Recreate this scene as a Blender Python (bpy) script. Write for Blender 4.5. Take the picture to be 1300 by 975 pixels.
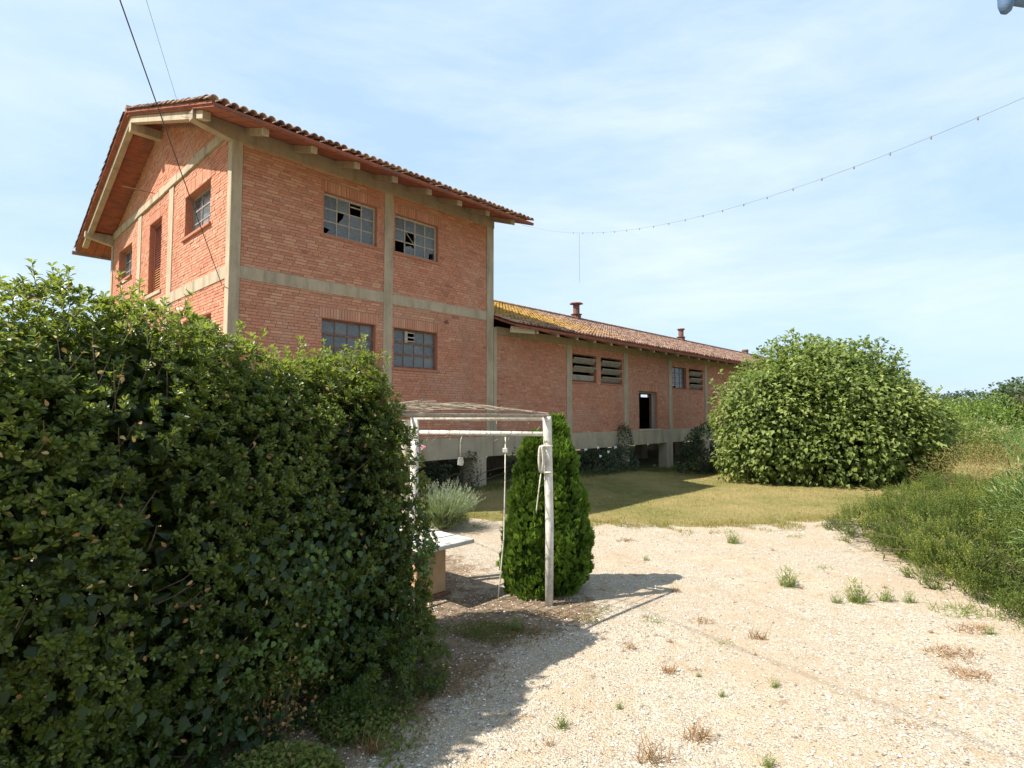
import bpy, bmesh, math, random
import numpy as np
from mathutils import Vector, Matrix, Euler

for o in list(bpy.data.objects):
    bpy.data.objects.remove(o, do_unlink=True)
SC = bpy.context.scene
C = SC.collection
random.seed(7)
R = np.random.RandomState(7)
CAMH = 2.35

# ------------------------------------------------------------------ camera, sky, sun, exposure
PITCH = 0.0544
FPX = 705.18
cd = bpy.data.cameras.new('camera')
cam = bpy.data.objects.new('camera', cd); C.objects.link(cam)
cd.sensor_width = 36.0; cd.lens = 36.0 * FPX / 1300.0
cd.clip_start = 0.05; cd.clip_end = 5000
cam.location = (0, 0, CAMH); cam.rotation_euler = (math.pi / 2 + PITCH, 0, 0)
SC.camera = cam

SUN_TO = Vector((-0.935 * math.cos(math.radians(51)), -0.355 * math.cos(math.radians(51)), math.sin(math.radians(51)))).normalized()
sd = bpy.data.lights.new('sun', 'SUN'); sd.energy = 5.0; sd.angle = math.radians(0.5); sd.color = (1.0, 0.945, 0.86)
sun = bpy.data.objects.new('sun', sd); C.objects.link(sun)
sun.rotation_euler = SUN_TO.to_track_quat('Z', 'Y').to_euler()
SC.view_settings.view_transform = 'Standard'
SC.view_settings.look = 'None'
SC.view_settings.exposure = 1.05
SC.view_settings.gamma = 1.0
SC.view_settings.use_curve_mapping = False

W = bpy.data.worlds.new('World'); SC.world = W; W.use_nodes = True
nt = W.node_tree; nt.nodes.clear()
def wn(t, **k):
    n = nt.nodes.new(t)
    for a, b in k.items(): setattr(n, a, b)
    return n
sky = wn('ShaderNodeTexSky', sky_type='NISHITA', sun_disc=False)
sky.sun_elevation = math.radians(51); sky.sun_rotation = math.atan2(SUN_TO.x, SUN_TO.y)
sky.air_density = 1.0; sky.dust_density = 1.2; sky.ozone_density = 1.0; sky.altitude = 0
tc = wn('ShaderNodeTexCoord')
mp = wn('ShaderNodeMapping'); mp.inputs['Rotation'].default_value = (0.25, 0.35, 0.6); mp.inputs['Scale'].default_value = (1.1, 2.6, 5.5)
n1 = wn('ShaderNodeTexNoise'); n1.inputs['Scale'].default_value = 1.5; n1.inputs['Detail'].default_value = 10; n1.inputs['Roughness'].default_value = 0.62; n1.inputs['Distortion'].default_value = 0.25
n2 = wn('ShaderNodeTexNoise'); n2.inputs['Scale'].default_value = 1.1; n2.inputs['Detail'].default_value = 3
r1 = wn('ShaderNodeMapRange'); r1.inputs['From Min'].default_value = 0.34; r1.inputs['From Max'].default_value = 0.74
r2 = wn('ShaderNodeMapRange'); r2.inputs['From Min'].default_value = 0.33; r2.inputs['From Max'].default_value = 0.68; r2.inputs['To Min'].default_value = 0.25
mul = wn('ShaderNodeMath', operation='MULTIPLY'); sc_ = wn('ShaderNodeMath', operation='MULTIPLY_ADD')
sc_.inputs[1].default_value = 0.65; sc_.inputs[2].default_value = 0.10
m1 = wn('ShaderNodeMix', data_type='RGBA'); m1.inputs['B'].default_value = (3.35, 4.95, 6.8, 1); m1.inputs['Factor'].default_value = 0.74
mx = wn('ShaderNodeMix', data_type='RGBA'); mx.inputs['B'].default_value = (6.0, 6.6, 7.2, 1)
gm = wn('ShaderNodeMix', data_type='RGBA', blend_type='MULTIPLY'); gm.inputs['Factor'].default_value = 1; gm.inputs['B'].default_value = (1.1, 1.05, 1.05, 1)
bg = wn('ShaderNodeBackground'); bg.inputs['Strength'].default_value = 0.083
out = wn('ShaderNodeOutputWorld')
L = nt.links.new
L(tc.outputs['Generated'], mp.inputs['Vector']); L(mp.outputs[0], n1.inputs['Vector']); L(tc.outputs['Generated'], n2.inputs['Vector'])
L(n1.outputs['Fac'], r1.inputs['Value']); L(n2.outputs['Fac'], r2.inputs['Value'])
L(r1.outputs[0], mul.inputs[0]); L(r2.outputs[0], mul.inputs[1]); L(mul.outputs[0], sc_.inputs[0])
L(sky.outputs[0], gm.inputs['A']); L(gm.outputs['Result'], m1.inputs['A']); L(m1.outputs['Result'], mx.inputs['A'])
L(sc_.outputs[0], mx.inputs['Factor']); L(mx.outputs['Result'], bg.inputs['Color']); L(bg.outputs[0], out.inputs[0])

# ------------------------------------------------------------------ materials
MATS = {}
class NG:
    def __init__(s, name, rough=0.9, spec=0.3):
        s.m = bpy.data.materials.new(name); s.m.use_nodes = True; s.t = s.m.node_tree; s.t.nodes.clear()
        s.out = s.t.nodes.new('ShaderNodeOutputMaterial'); s.b = s.t.nodes.new('ShaderNodeBsdfPrincipled')
        s.b.inputs['Roughness'].default_value = rough; s.b.inputs['Specular IOR Level'].default_value = spec
        s.t.links.new(s.b.outputs[0], s.out.inputs[0]); MATS[name] = s.m
        s.co = s.t.nodes.new('ShaderNodeTexCoord').outputs['Object']
    def l(s, a, b): s.t.links.new(a, b)
    def noise(s, scale, detail=4, rough=0.6, stretch=None, dist=0):
        n = s.t.nodes.new('ShaderNodeTexNoise'); n.inputs['Scale'].default_value = scale
        n.inputs['Detail'].default_value = detail; n.inputs['Roughness'].default_value = rough; n.inputs['Distortion'].default_value = dist
        v = s.co
        if stretch:
            q = s.t.nodes.new('ShaderNodeMapping'); q.inputs['Scale'].default_value = stretch; s.l(v, q.inputs[0]); v = q.outputs[0]
        s.l(v, n.inputs['Vector']); return n.outputs['Fac']
    def voro(s, scale, feature='F1', out='Distance', rand=1.0):
        n = s.t.nodes.new('ShaderNodeTexVoronoi'); n.feature = feature; n.inputs['Scale'].default_value = scale; n.inputs['Randomness'].default_value = rand
        s.l(s.co, n.inputs['Vector']); return n.outputs[out]
    def attr(s, name, out='Fac'):
        n = s.t.nodes.new('ShaderNodeAttribute'); n.attribute_name = name; return n.outputs[out]
    def ramp(s, fac, stops):
        n = s.t.nodes.new('ShaderNodeValToRGB'); e = n.color_ramp.elements
        while len(e) < len(stops): e.new(0.5)
        for i, (p, c) in enumerate(stops): e[i].position = p; e[i].color = (*c, 1)
        s.l(fac, n.inputs[0]); return n.outputs[0]
    def mix(s, fac, a, b, mode='MIX'):
        n = s.t.nodes.new('ShaderNodeMix'); n.data_type = 'RGBA'; n.blend_type = mode
        for k, v in (('Factor', fac), ('A', a), ('B', b)):
            if isinstance(v, tuple): n.inputs[k].default_value = (*v, 1)
            elif isinstance(v, (int, float)): n.inputs[k].default_value = v
            else: s.l(v, n.inputs[k])
        return n.outputs['Result']
    def rng(s, v, a, b, c=0.0, d=1.0):
        n = s.t.nodes.new('ShaderNodeMapRange')
        for i, q in enumerate((a, b, c, d)): n.inputs[i + 1].default_value = q
        s.l(v, n.inputs[0]); return n.outputs[0]
    def math(s, op, a, b):
        n = s.t.nodes.new('ShaderNodeMath'); n.operation = op
        for i, v in enumerate((a, b)):
            if isinstance(v, (int, float)): n.inputs[i].default_value = v
            else: s.l(v, n.inputs[i])
        return n.outputs[0]
    def col(s, c):
        if isinstance(c, tuple): s.b.inputs['Base Color'].default_value = (*c, 1)
        else: s.l(c, s.b.inputs['Base Color'])
        return s
    def bump(s, h, st=0.3, dist=0.02):
        n = s.t.nodes.new('ShaderNodeBump'); n.inputs['Strength'].default_value = st; n.inputs['Distance'].default_value = dist
        s.l(h, n.inputs['Height']); s.l(n.outputs[0], s.b.inputs['Normal']); return s

def mottled(name, a, b, scale=6, c=None, cs=1.5, rough=0.9, spec=0.25, bump=0.25, bd=0.01, fine=60):
    g = NG(name, rough, spec)
    col = g.mix(g.rng(g.noise(scale, 6), .35, .65), a, b)
    if c: col = g.mix(g.rng(g.noise(cs, 5, .7), .5, .68), col, c)
    g.col(col); g.bump(g.noise(fine, 4), bump, bd); return g.m

def mat_brick():
    g = NG('brick_clay', 0.93, 0.15)
    col = g.ramp(g.attr('tint'), [(0, (.26, .10, .068)), (.2, (.37, .135, .082)), (.45, (.45, .172, .104)), (.7, (.50, .205, .126)), (.88, (.54, .28, .17)), (1, (.42, .24, .19))])
    col = g.mix(g.rng(g.noise(38, 4), .35, .7, 0, .35), col, (.55, .33, .22))
    col = g.mix(g.rng(g.noise(.55, 5, .65), .48, .68, 0, .5), col, (.48, .31, .22))
    col = g.mix(g.rng(g.noise(1.3, 6, .7, (1, 1, .3)), .52, .70, 0, .45), col, (.25, .14, .095))
    g.col(col); g.bump(g.noise(90, 4), .5, .006)
mat_brick()
mottled('mortar', (.34, .24, .17), (.24, .17, .125), 9)
mottled('reveal_brick', (.42, .17, .10), (.32, .13, .08), 14)
def mat_conc(name, a, b, dark, lich=None):
    g = NG(name, 0.92, 0.2)
    col = g.mix(g.rng(g.noise(2.2, 7, .65), .35, .68), a, b)
    col = g.mix(g.rng(g.noise(3.0, 6, .7, (1, 1, .18)), .48, .70, 0, .85), col, dark)
    if lich: col = g.mix(g.rng(g.noise(5.5, 7, .75), .56, .66, 0, .75), col, lich)
    col = g.mix(g.rng(g.noise(70, 3), .3, .7, 0, .25), col, (.5, .45, .36))
    g.col(col); g.bump(g.noise(45, 6), .45, .012)
mat_conc('concrete', (.41, .325, .225), (.32, .25, .165), (.16, .125, .09), (.34, .28, .15))
mat_conc('concrete_shaded', (.33, .25, .165), (.25, .19, .125), (.15, .115, .08))  # darker copy of concrete, shade under eaves and floor put into colour
mat_conc('concrete_pale', (.50, .45, .36), (.42, .37, .29), (.27, .24, .19))
mat_conc('inner_plaster', (.30, .27, .24), (.24, .22, .2), (.15, .14, .13))
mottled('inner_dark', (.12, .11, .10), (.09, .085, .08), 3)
def mat_soffit():
    g = NG('clay_planks', .9, .15)
    col = g.mix(g.rng(g.noise(4, 5), .35, .68), (.31, .10, .06), (.21, .075, .05))
    col = g.mix(g.rng(g.noise(2, 6, .7), .5, .7, 0, .7), col, (.13, .085, .07))
    g.col(col); g.bump(g.noise(30, 4), .3, .01)
mat_soffit()
def mat_tile():
    g = NG('roof_tile', .92, .15)
    col = g.ramp(g.attr('tint'), [(0, (.17, .10, .075)), (.35, (.27, .15, .105)), (.7, (.36, .22, .16)), (1, (.45, .31, .24))])
    col = g.mix(g.rng(g.noise(9, 6, .7), .48, .68, 0, .7), col, (.24, .19, .155))
    sp = g.t.nodes.new('ShaderNodeSeparateXYZ'); g.l(g.co, sp.inputs[0])
    m = g.rng(sp.outputs['X'], 11.5, 16.0, 1.0, 0.0)
    m2 = g.rng(sp.outputs['X'], 7.0, 7.6, 0.0, 1.0)
    lim = g.rng(sp.outputs['Y'], -0.7, 0.6, .2, 1.0)
    k = g.math('MULTIPLY', g.math('MULTIPLY', m, m2), lim)
    k = g.math('MULTIPLY', k, g.rng(g.noise(4, 6, .7), .30, .52, .35, 1))
    k = g.math('ADD', k, g.math('MULTIPLY', g.math('MULTIPLY', g.rng(g.noise(3.2, 6, .75), .56, .66, 0, .6), m2), lim))
    col = g.mix(k, col, g.mix(g.rng(g.noise(12, 4), .4, .6), (.47, .26, .045), (.36, .22, .06)))
    g.col(col); g.bump(g.noise(50, 4), .4, .01)
mat_tile()
mottled('gutter_rust', (.16, .13, .12), (.24, .15, .10), 12, (.30, .22, .17))
mottled('rust', (.20, .085, .055), (.11, .06, .05), 14, (.30, .16, .10), 8, .85)
mottled('frame_pale', (.42, .39, .33), (.30, .27, .22), 20, (.30, .17, .10), 12, .7)
mottled('frame_brown', (.13, .075, .055), (.19, .10, .07), 18, (.26, .14, .09), 9, .8)
mottled('frame_grey', (.21, .20, .18), (.30, .28, .25), 18, (.24, .15, .1), 9, .7)
mottled('door_red', (.20, .065, .045), (.26, .09, .06), 12, rough=.75)
mottled('door_sunlit', (.50, .24, .10), (.40, .19, .085), 12, rough=.75)
mottled('curtain', (.72, .72, .70), (.58, .58, .57), 8)
def mat_glass(name='dusty_glass', clear=.16):
    g = NG(name, .22, .5)
    c = g.mix(g.rng(g.noise(7, 5, .7), .35, .7), (.075, .088, .10), (.15, .165, .175))
    oi = g.t.nodes.new('ShaderNodeObjectInfo'); c = g.mix(g.rng(oi.outputs['Random'], 0, 1, 0, .55), c, (.19, .20, .20)); c = g.mix(g.rng(g.noise(16, 5, .8), .56, .66, 0, .6), c, (.24, .20, .15))
    g.col(c); g.l(g.rng(g.noise(11, 4), .3, .7, .12, .42), g.b.inputs['Roughness'])
    tr = g.t.nodes.new('ShaderNodeBsdfTransparent'); ms = g.t.nodes.new('ShaderNodeMixShader'); ms.inputs[0].default_value = clear
    g.l(g.b.outputs[0], ms.inputs[1]); g.l(tr.outputs[0], ms.inputs[2]); g.l(ms.outputs[0], g.out.inputs[0])
mat_glass()
mat_glass('clear_glass', .7)
def mat_white_paint():
    g = NG('white_paint', .6, .35)
    c = g.mix(g.rng(g.noise(9, 6, .7), .42, .66), (.62, .59, .52), (.42, .38, .31))
    c = g.mix(g.rng(g.noise(26, 4), .62, .7, 0, .8), c, (.26, .19, .13))
    g.col(c); g.bump(g.noise(40, 4), .25, .004)
mat_white_paint()
mottled('cord', (.62, .58, .48), (.45, .40, .31), 30)
mottled('rusty_wire', (.22, .16, .11), (.33, .28, .21), 25)
mottled('cable_black', (.045, .045, .05), (.06, .06, .065), 5, rough=.6)
mottled('cable_grey', (.16, .16, .17), (.22, .22, .22), 5, rough=.6)
mottled('table_stone', (.56, .53, .47), (.44, .42, .37), 5, (.30, .29, .24), 3)
mottled('table_clay', (.52, .33, .18), (.43, .26, .14), 4, (.34, .25, .16), 3)
mottled('bark', (.16, .12, .085), (.10, .075, .055), 18, bump=.8, bd=.02)
mottled('pipe_blue', (.07, .13, .23), (.10, .16, .26), 9, rough=.5)
mottled('petal_white', (.80, .80, .76), (.7, .7, .66), 20)
mottled('petal_pink', (.62, .30, .34), (.52, .24, .29), 20)

def mat_leaf(name, stops, trans=.35, rough=.45, spec=.35, transcol=(.30, .42, .06)):
    g = NG(name, rough, spec)
    col = g.ramp(g.attr('tint'), stops)
    g.col(col)
    tl = g.t.nodes.new('ShaderNodeBsdfTranslucent'); ms = g.t.nodes.new('ShaderNodeMixShader')
    g.l(g.mix(.55, col, transcol), tl.inputs[0]); ms.inputs[0].default_value = trans
    g.l(g.b.outputs[0], ms.inputs[1]); g.l(tl.outputs[0], ms.inputs[2]); g.l(ms.outputs[0], g.out.inputs[0])
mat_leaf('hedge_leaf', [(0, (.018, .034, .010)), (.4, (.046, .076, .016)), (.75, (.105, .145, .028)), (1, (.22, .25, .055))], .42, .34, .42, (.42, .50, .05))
mat_leaf('ivy_leaf', [(0, (.016, .032, .014)), (.6, (.032, .058, .024)), (1, (.09, .15, .035))], .2, .5, .25)
mat_leaf('yellow_leaf', [(0, (.12, .13, .03)), (.5, (.30, .20, .05)), (1, (.38, .14, .07))], .3)
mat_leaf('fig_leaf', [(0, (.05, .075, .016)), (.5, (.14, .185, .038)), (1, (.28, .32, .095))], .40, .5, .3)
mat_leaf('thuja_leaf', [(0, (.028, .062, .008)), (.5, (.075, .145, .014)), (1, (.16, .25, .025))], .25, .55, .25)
mat_leaf('rosemary_leaf', [(0, (.035, .055, .010)), (.5, (.105, .135, .02)), (1, (.25, .25, .045))], .32, .6, .25)
mat_leaf('dry_leaf', [(0, (.16, .11, .045)), (.5, (.26, .18, .075)), (1, (.19, .19, .06))], .3, .8, .15)
mat_leaf('lavender_leaf', [(0, (.12, .16, .075)), (.6, (.19, .24, .115)), (1, (.27, .31, .17))], .25, .7, .2)
mat_leaf('lavender_spike', [(0, (.20, .24, .14)), (1, (.36, .37, .28))], .2, .8, .2)
mat_leaf('oleander_leaf', [(0, (.07, .11, .03)), (.6, (.13, .19, .05)), (1, (.26, .30, .11))], .25, .45, .35)
mat_leaf('light_shrub_leaf', [(0, (.06, .10, .015)), (.6, (.13, .19, .022)), (1, (.22, .27, .03))], .35)
mat_leaf('dark_shrub_leaf', [(0, (.02, .035, .022)), (.6, (.04, .065, .036)), (1, (.07, .10, .05))], .2)
mat_leaf('far_leaf', [(0, (.04, .065, .035)), (.6, (.07, .10, .05)), (1, (.11, .14, .07))], .2, .8, .1)
mat_leaf('weed_green', [(0, (.06, .08, .022)), (.3, (.085, .12, .028)), (.85, (.17, .21, .05)), (1, (.24, .19, .07))], .35, .7, .2)
mat_leaf('weed_dry', [(0, (.24, .10, .045)), (.5, (.33, .18, .085)), (1, (.46, .33, .17))], .3, .9, .1)
mat_leaf('weed_pale', [(0, (.10, .14, .035)), (.6, (.20, .25, .07)), (1, (.32, .31, .12))], .4, .8, .15)
mat_leaf('weed_rusty', [(0, (.20, .085, .045)), (.5, (.32, .16, .085)), (1, (.48, .33, .20))], .3, .9, .1)
mat_leaf('lawn_blade', [(0, (.15, .145, .035)), (.5, (.28, .225, .075)), (1, (.38, .30, .13))], .3, .9, .1)
mat_leaf('maize_leaf', [(0, (.05, .12, .03)), (1, (.12, .24, .06))], .3)

def mat_gravel():
    g = NG('gravel', .95, .15)
    soil = g.math('ADD', g.attr('soil'), g.math('MULTIPLY', g.math('SUBTRACT', g.noise(5, 7, .75), .5), 1.3)); soil = g.rng(soil, .42, .62)
    c = g.ramp(g.voro(70, out='Color'), [(0, (.19, .165, .13)), (.35, (.37, .32, .245)), (.7, (.47, .415, .325)), (1, (.64, .585, .49))])
    d = g.voro(70)
    c = g.mix(g.rng(d, .35, .75, 0, .75), c, (.26, .20, .14))
    c = g.mix(g.rng(g.noise(.6, 6, .7), .47, .62, 0, .75), c, (.36, .275, .185))
    c = g.mix(g.rng(g.noise(3.5, 6, .75), .53, .64, 0, .6), c, (.33, .23, .13)); c = g.mix(g.rng(g.noise(9, 6, .8), .57, .66, 0, .65), c, (.19, .14, .10))
    c = g.mix(g.rng(g.noise(1.6, 6, .7), .55, .7, 0, .45), c, (.50, .40, .27))
    c = g.mix(soil, c, g.mix(g.rng(g.noise(14, 6, .7), .4, .62), (.13, .09, .058), (.24, .175, .115)))
    g.col(c)
    h = g.math('ADD', g.math('MULTIPLY', d, -1), g.math('MULTIPLY', g.noise(12, 4), 1.2)); g.bump(h, .8, .012)
mat_gravel()
def mat_lawn():
    g = NG('dry_lawn', .95, .1)
    c = g.mix(g.rng(g.noise(.45, 5, .6), .40, .60), (.15, .15, .04), (.31, .235, .10))
    c = g.mix(g.rng(g.noise(3, 7, .75), .42, .66, 0, .7), c, (.31, .24, .125))
    c = g.mix(g.rng(g.noise(34, 5, .8), .42, .66, 0, .6), c, (.12, .12, .03))
    g.col(c); g.bump(g.noise(60, 6, .8), .9, .03)
mat_lawn()
mottled('soil', (.15, .105, .07), (.22, .165, .115), 5, (.10, .085, .04), 2.5, bump=.7, bd=.03)
mottled('field_ground', (.17, .17, .06), (.26, .23, .10), .15, (.11, .14, .04), .05, bump=.5, bd=.05, fine=4)
mottled('stone', (.58, .53, .45), (.42, .36, .29), 3, (.34, .26, .20), 2)

# ------------------------------------------------------------------ helpers
def tag(o, label=None, cat=None, group=None, kind=None):
    if label: o['label'] = label
    if cat: o['category'] = cat
    if group: o['group'] = group
    if kind: o['kind'] = kind
    return o
def empty(name, loc=(0, 0, 0), rz=0, **k):
    o = bpy.data.objects.new(name, None); C.objects.link(o); o.location = loc; o.rotation_euler = (0, 0, rz)
    o.empty_display_size = .2
    return tag(o, **k)
def link(name, me, parent=None, loc=None):
    o = bpy.data.objects.new(name, me); C.objects.link(o)
    if parent: o.parent = parent
    if loc is not None: o.location = loc
    return o
def np_mesh(name, V, F, mat, tint=None, n=None, smooth=False):
    """V (N,3), F (M,k) equal-sided faces, tint per vertex"""
    V = np.asarray(V, np.float32); F = np.asarray(F, np.int32)
    me = bpy.data.meshes.new(name); k = F.shape[1]
    me.vertices.add(len(V)); me.vertices.foreach_set('co', V.ravel())
    me.loops.add(F.size); me.loops.foreach_set('vertex_index', F.ravel())
    me.polygons.add(len(F)); me.polygons.foreach_set('loop_start', np.arange(0, F.size, k, dtype=np.int32))
    me.polygons.foreach_set('use_smooth', np.full(len(F), smooth))
    if tint is not None:
        a = me.attributes.new('tint', 'FLOAT', 'POINT'); a.data.foreach_set('value', np.asarray(tint, np.float32))
    me.materials.append(MATS[mat]); me.update(calc_edges=True); me.validate()
    return me

class MB:
    """collects closed shapes into one mesh"""
    def __init__(s): s.v = []; s.f = []
    def poly(s, vs, fs):
        k = len(s.v); s.v += [tuple(map(float, p)) for p in vs]; s.f += [tuple(i + k for i in f) for f in fs]; return s
    def box(s, x0, x1, y0, y1, z0, z1):
        x0, x1 = min(x0, x1), max(x0, x1); y0, y1 = min(y0, y1), max(y0, y1); z0, z1 = min(z0, z1), max(z0, z1)
        return s.poly([(x0, y0, z0), (x1, y0, z0), (x1, y1, z0), (x0, y1, z0), (x0, y0, z1), (x1, y0, z1), (x1, y1, z1), (x0, y1, z1)],
                      [(0, 3, 2, 1), (4, 5, 6, 7), (0, 1, 5, 4), (1, 2, 6, 5), (2, 3, 7, 6), (3, 0, 4, 7)])
    def prism(s, pts, d):
        """pts: planar 3d loop, extruded by vector d"""
        n = len(pts); a = [Vector(p) for p in pts]; b = [p + Vector(d) for p in a]
        return s.poly(a + b, [tuple(range(n))[::-1], tuple(range(n, 2 * n))] + [(i, (i + 1) % n, (i + 1) % n + n, i + n) for i in range(n)])
    def bar(s, p, q, w, h, up=(0, 0, 1)):
        p, q = Vector(p), Vector(q); d = (q - p).normalized(); sd_ = d.cross(Vector(up))
        if sd_.length < 1e-4: sd_ = d.cross(Vector((1, 0, 0)))
        sd_.normalize(); u = sd_.cross(d).normalized()
        return s.prism([p - sd_ * w / 2 - u * h / 2, p + sd_ * w / 2 - u * h / 2, p + sd_ * w / 2 + u * h / 2, p - sd_ * w / 2 + u * h / 2], q - p)
    def tube(s, pts, rad, n=8, cap=True):
        pts = [Vector(p) for p in pts]; rr = rad if isinstance(rad, (list, tuple)) else [rad] * len(pts)
        k = len(s.v); prev = None
        for i, p in enumerate(pts):
            d = (pts[min(i + 1, len(pts) - 1)] - pts[max(i - 1, 0)]).normalized()
            if prev is None:
                a = d.cross(Vector((0, 0, 1)) if abs(d.z) < .9 else Vector((1, 0, 0))).normalized()
            else: a = (prev - d * prev.dot(d)).normalized()
            prev = a; b = d.cross(a)
            for j in range(n):
                t = 2 * math.pi * j / n; s.v.append(tuple(p + (a * math.cos(t) + b * math.sin(t)) * rr[i]))
        for i in range(len(pts) - 1):
            for j in range(n):
                s.f.append((k + i * n + j, k + i * n + (j + 1) % n, k + (i + 1) * n + (j + 1) % n, k + (i + 1) * n + j))
        if cap:
            s.f.append(tuple(k + j for j in range(n))[::-1]); s.f.append(tuple(k + (len(pts) - 1) * n + j for j in range(n)))
        return s
    def build(s, name, mat, parent=None, off=(0, 0, 0), bevel=0, smooth=False):
        me = bpy.data.meshes.new(name); me.from_pydata([(a + off[0], b + off[1], c + off[2]) for a, b, c in s.v], [], s.f)
        me.materials.append(MATS[mat])
        bm = bmesh.new(); bm.from_mesh(me); bmesh.ops.recalc_face_normals(bm, faces=bm.faces)
        if bevel: bmesh.ops.bevel(bm, geom=list(bm.edges), offset=bevel, segments=1, affect='EDGES')
        bm.to_mesh(me); bm.free()
        if smooth:
            for p in me.polygons: p.use_smooth = True
        return link(name, me, parent)

rs = np.random.RandomState(3)
_W = rs.normal(size=(24, 3)); _P = rs.uniform(0, 6.28, 24)
def lump(P, freq, seed=0):
    """smooth pseudo noise about -1..1"""
    P = np.asarray(P); r = np.zeros(len(P))
    for i in range(8):
        w = _W[(i + seed * 5) % 24] * freq; r += np.sin(P @ w + _P[(i * 3 + seed) % 24])
    return r / 4.0
def unit(a): return a / np.maximum(np.linalg.norm(a, axis=-1, keepdims=True), 1e-9)

def leaf_arrays(P, D, N, Ln, Wd, fold=.25, droop=.15, shape='oval'):
    """four triangles per leaf folded along its midrib"""
    D = unit(D); S = unit(np.cross(D, N)); N = np.cross(S, D); n = len(P)
    Ln = np.broadcast_to(Ln, n)[:, None]; Wd = np.broadcast_to(Wd, n)[:, None]
    if shape == 'needle':
        mid = P + D * Ln * .5; V = np.stack([P, mid + S * Wd / 2, P + D * Ln, mid - S * Wd / 2], 1).reshape(-1, 3); k = (np.arange(n) * 4)[:, None]
        return V, np.concatenate([k + np.array([[0, 3, 2]]), k + np.array([[0, 2, 1]])], 0)
    if shape in ('obov', 'heart'):
        a_, b_, wt = (.62, .93, .62) if shape == 'obov' else (.30, .78, .5)
        mid = P + D * Ln * a_ - N * Ln * droop * .3; q = P + D * Ln * b_ - N * Ln * droop * .8
        l = mid + S * Wd / 2 + N * Wd * fold; r = mid - S * Wd / 2 + N * Wd * fold
        tl = q + S * Wd / 2 * wt + N * Wd * fold * wt; tr = q - S * Wd / 2 * wt + N * Wd * fold * wt
        V = np.stack([P, l, mid, r, tl, tr, P + D * Ln - N * Ln * droop], 1).reshape(-1, 3); k = (np.arange(n) * 7)[:, None]
        F = np.concatenate([k + np.array([f]) for f in ((0, 2, 1), (0, 3, 2), (1, 2, 4), (2, 3, 5), (2, 6, 4), (2, 5, 6))], 0)
        return V, F
    wpos = {'oval': .58, 'lance': .42, 'wide': .45}[shape]
    base = P; tip = P + D * Ln - N * Ln * droop
    mid = P + D * Ln * wpos; l = mid + S * Wd / 2 + N * Wd * fold; r = mid - S * Wd / 2 + N * Wd * fold
    V = np.stack([base, l, mid, r, tip], 1).reshape(-1, 3)
    k = (np.arange(n) * 5)[:, None]
    F = np.concatenate([k + np.array([[0, 2, 1]]), k + np.array([[0, 3, 2]]), k + np.array([[1, 2, 4]]), k + np.array([[2, 3, 4]])], 0)
    return V, F
def leaves(name, mat, P, D, N, Ln, Wd, tint, parent=None, fold=.25, droop=.15, shape='oval', kind='stuff'):
    V, F = leaf_arrays(P, D, N, Ln, Wd, fold, droop, shape)
    me = np_mesh(name, V, F, mat, np.repeat(np.clip(tint, 0, 1), len(V) // len(P)))
    o = link(name, me, parent)
    if kind: o['kind'] = kind
    return o
def blades(name, mat, P, D, Ln, Wd, tint, parent=None, bend=None, kind='stuff', loc=None):
    """one bent grass blade per point: a quad and a triangle"""
    n = len(P); D = unit(D); S = unit(np.cross(D, R.normal(size=(n, 3))))
    Ln = np.broadcast_to(Ln, n)[:, None]; Wd = np.broadcast_to(Wd, n)[:, None]
    if bend is None: bend = R.normal(size=(n, 3)) * .25; 
    m = P + D * Ln * .55; t = P + D * Ln + bend * Ln
    V = np.stack([P - S * Wd / 2, P + S * Wd / 2, m + S * Wd * .38, m - S * Wd * .38, t], 1).reshape(-1, 3)
    k = (np.arange(n) * 5)[:, None]
    F = np.concatenate([k + np.array([[0, 1, 2]]), k + np.array([[0, 2, 3]]), k + np.array([[3, 2, 4]])], 0)
    o = link(name, np_mesh(name, V, F, mat, np.repeat(np.clip(tint, 0, 1), 5)), parent, loc)
    if kind: o['kind'] = kind
    return o

# building frame: local x runs along the long facade, local y along the gable, heights below are relative to eye height
YAW = 0.8136; BX, BY = -5.7376, 11.15
cY, sY = math.cos(YAW), math.sin(YAW)
def to_b(X, Y): return (X - BX) * cY + (Y - BY) * sY, -(X - BX) * sY + (Y - BY) * cY
def from_b(u, v): return BX + u * cY - v * sY, BY + u * sY + v * cY
def sm(t): t = np.clip(t, 0, 1); return t * t * (3 - 2 * t)
def gz(X, Y):
    """ground height: a low rise along the left half of the building"""
    u, v = to_b(np.asarray(X, float), np.asarray(Y, float))
    return .25 * sm((v + 3.6) / 3.2) * sm((17 - u) / 3.5) + .012 * np.sin(X * 1.3 + Y) + .012 * np.sin(Y * 1.1 - X * .6)
def G(px, py):
    """where the sight line through a photo point meets the yard"""
    a = (px - 650) / FPX; b = (py - 487.5) / FPX
    dx, dy, dz = a, math.cos(PITCH) + b * math.sin(PITCH), math.sin(PITCH) - b * math.cos(PITCH)
    t = -CAMH / dz
    for _ in range(4): t = (float(gz(dx * t, dy * t)) - CAMH) / dz
    return dx * t, dy * t

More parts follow.
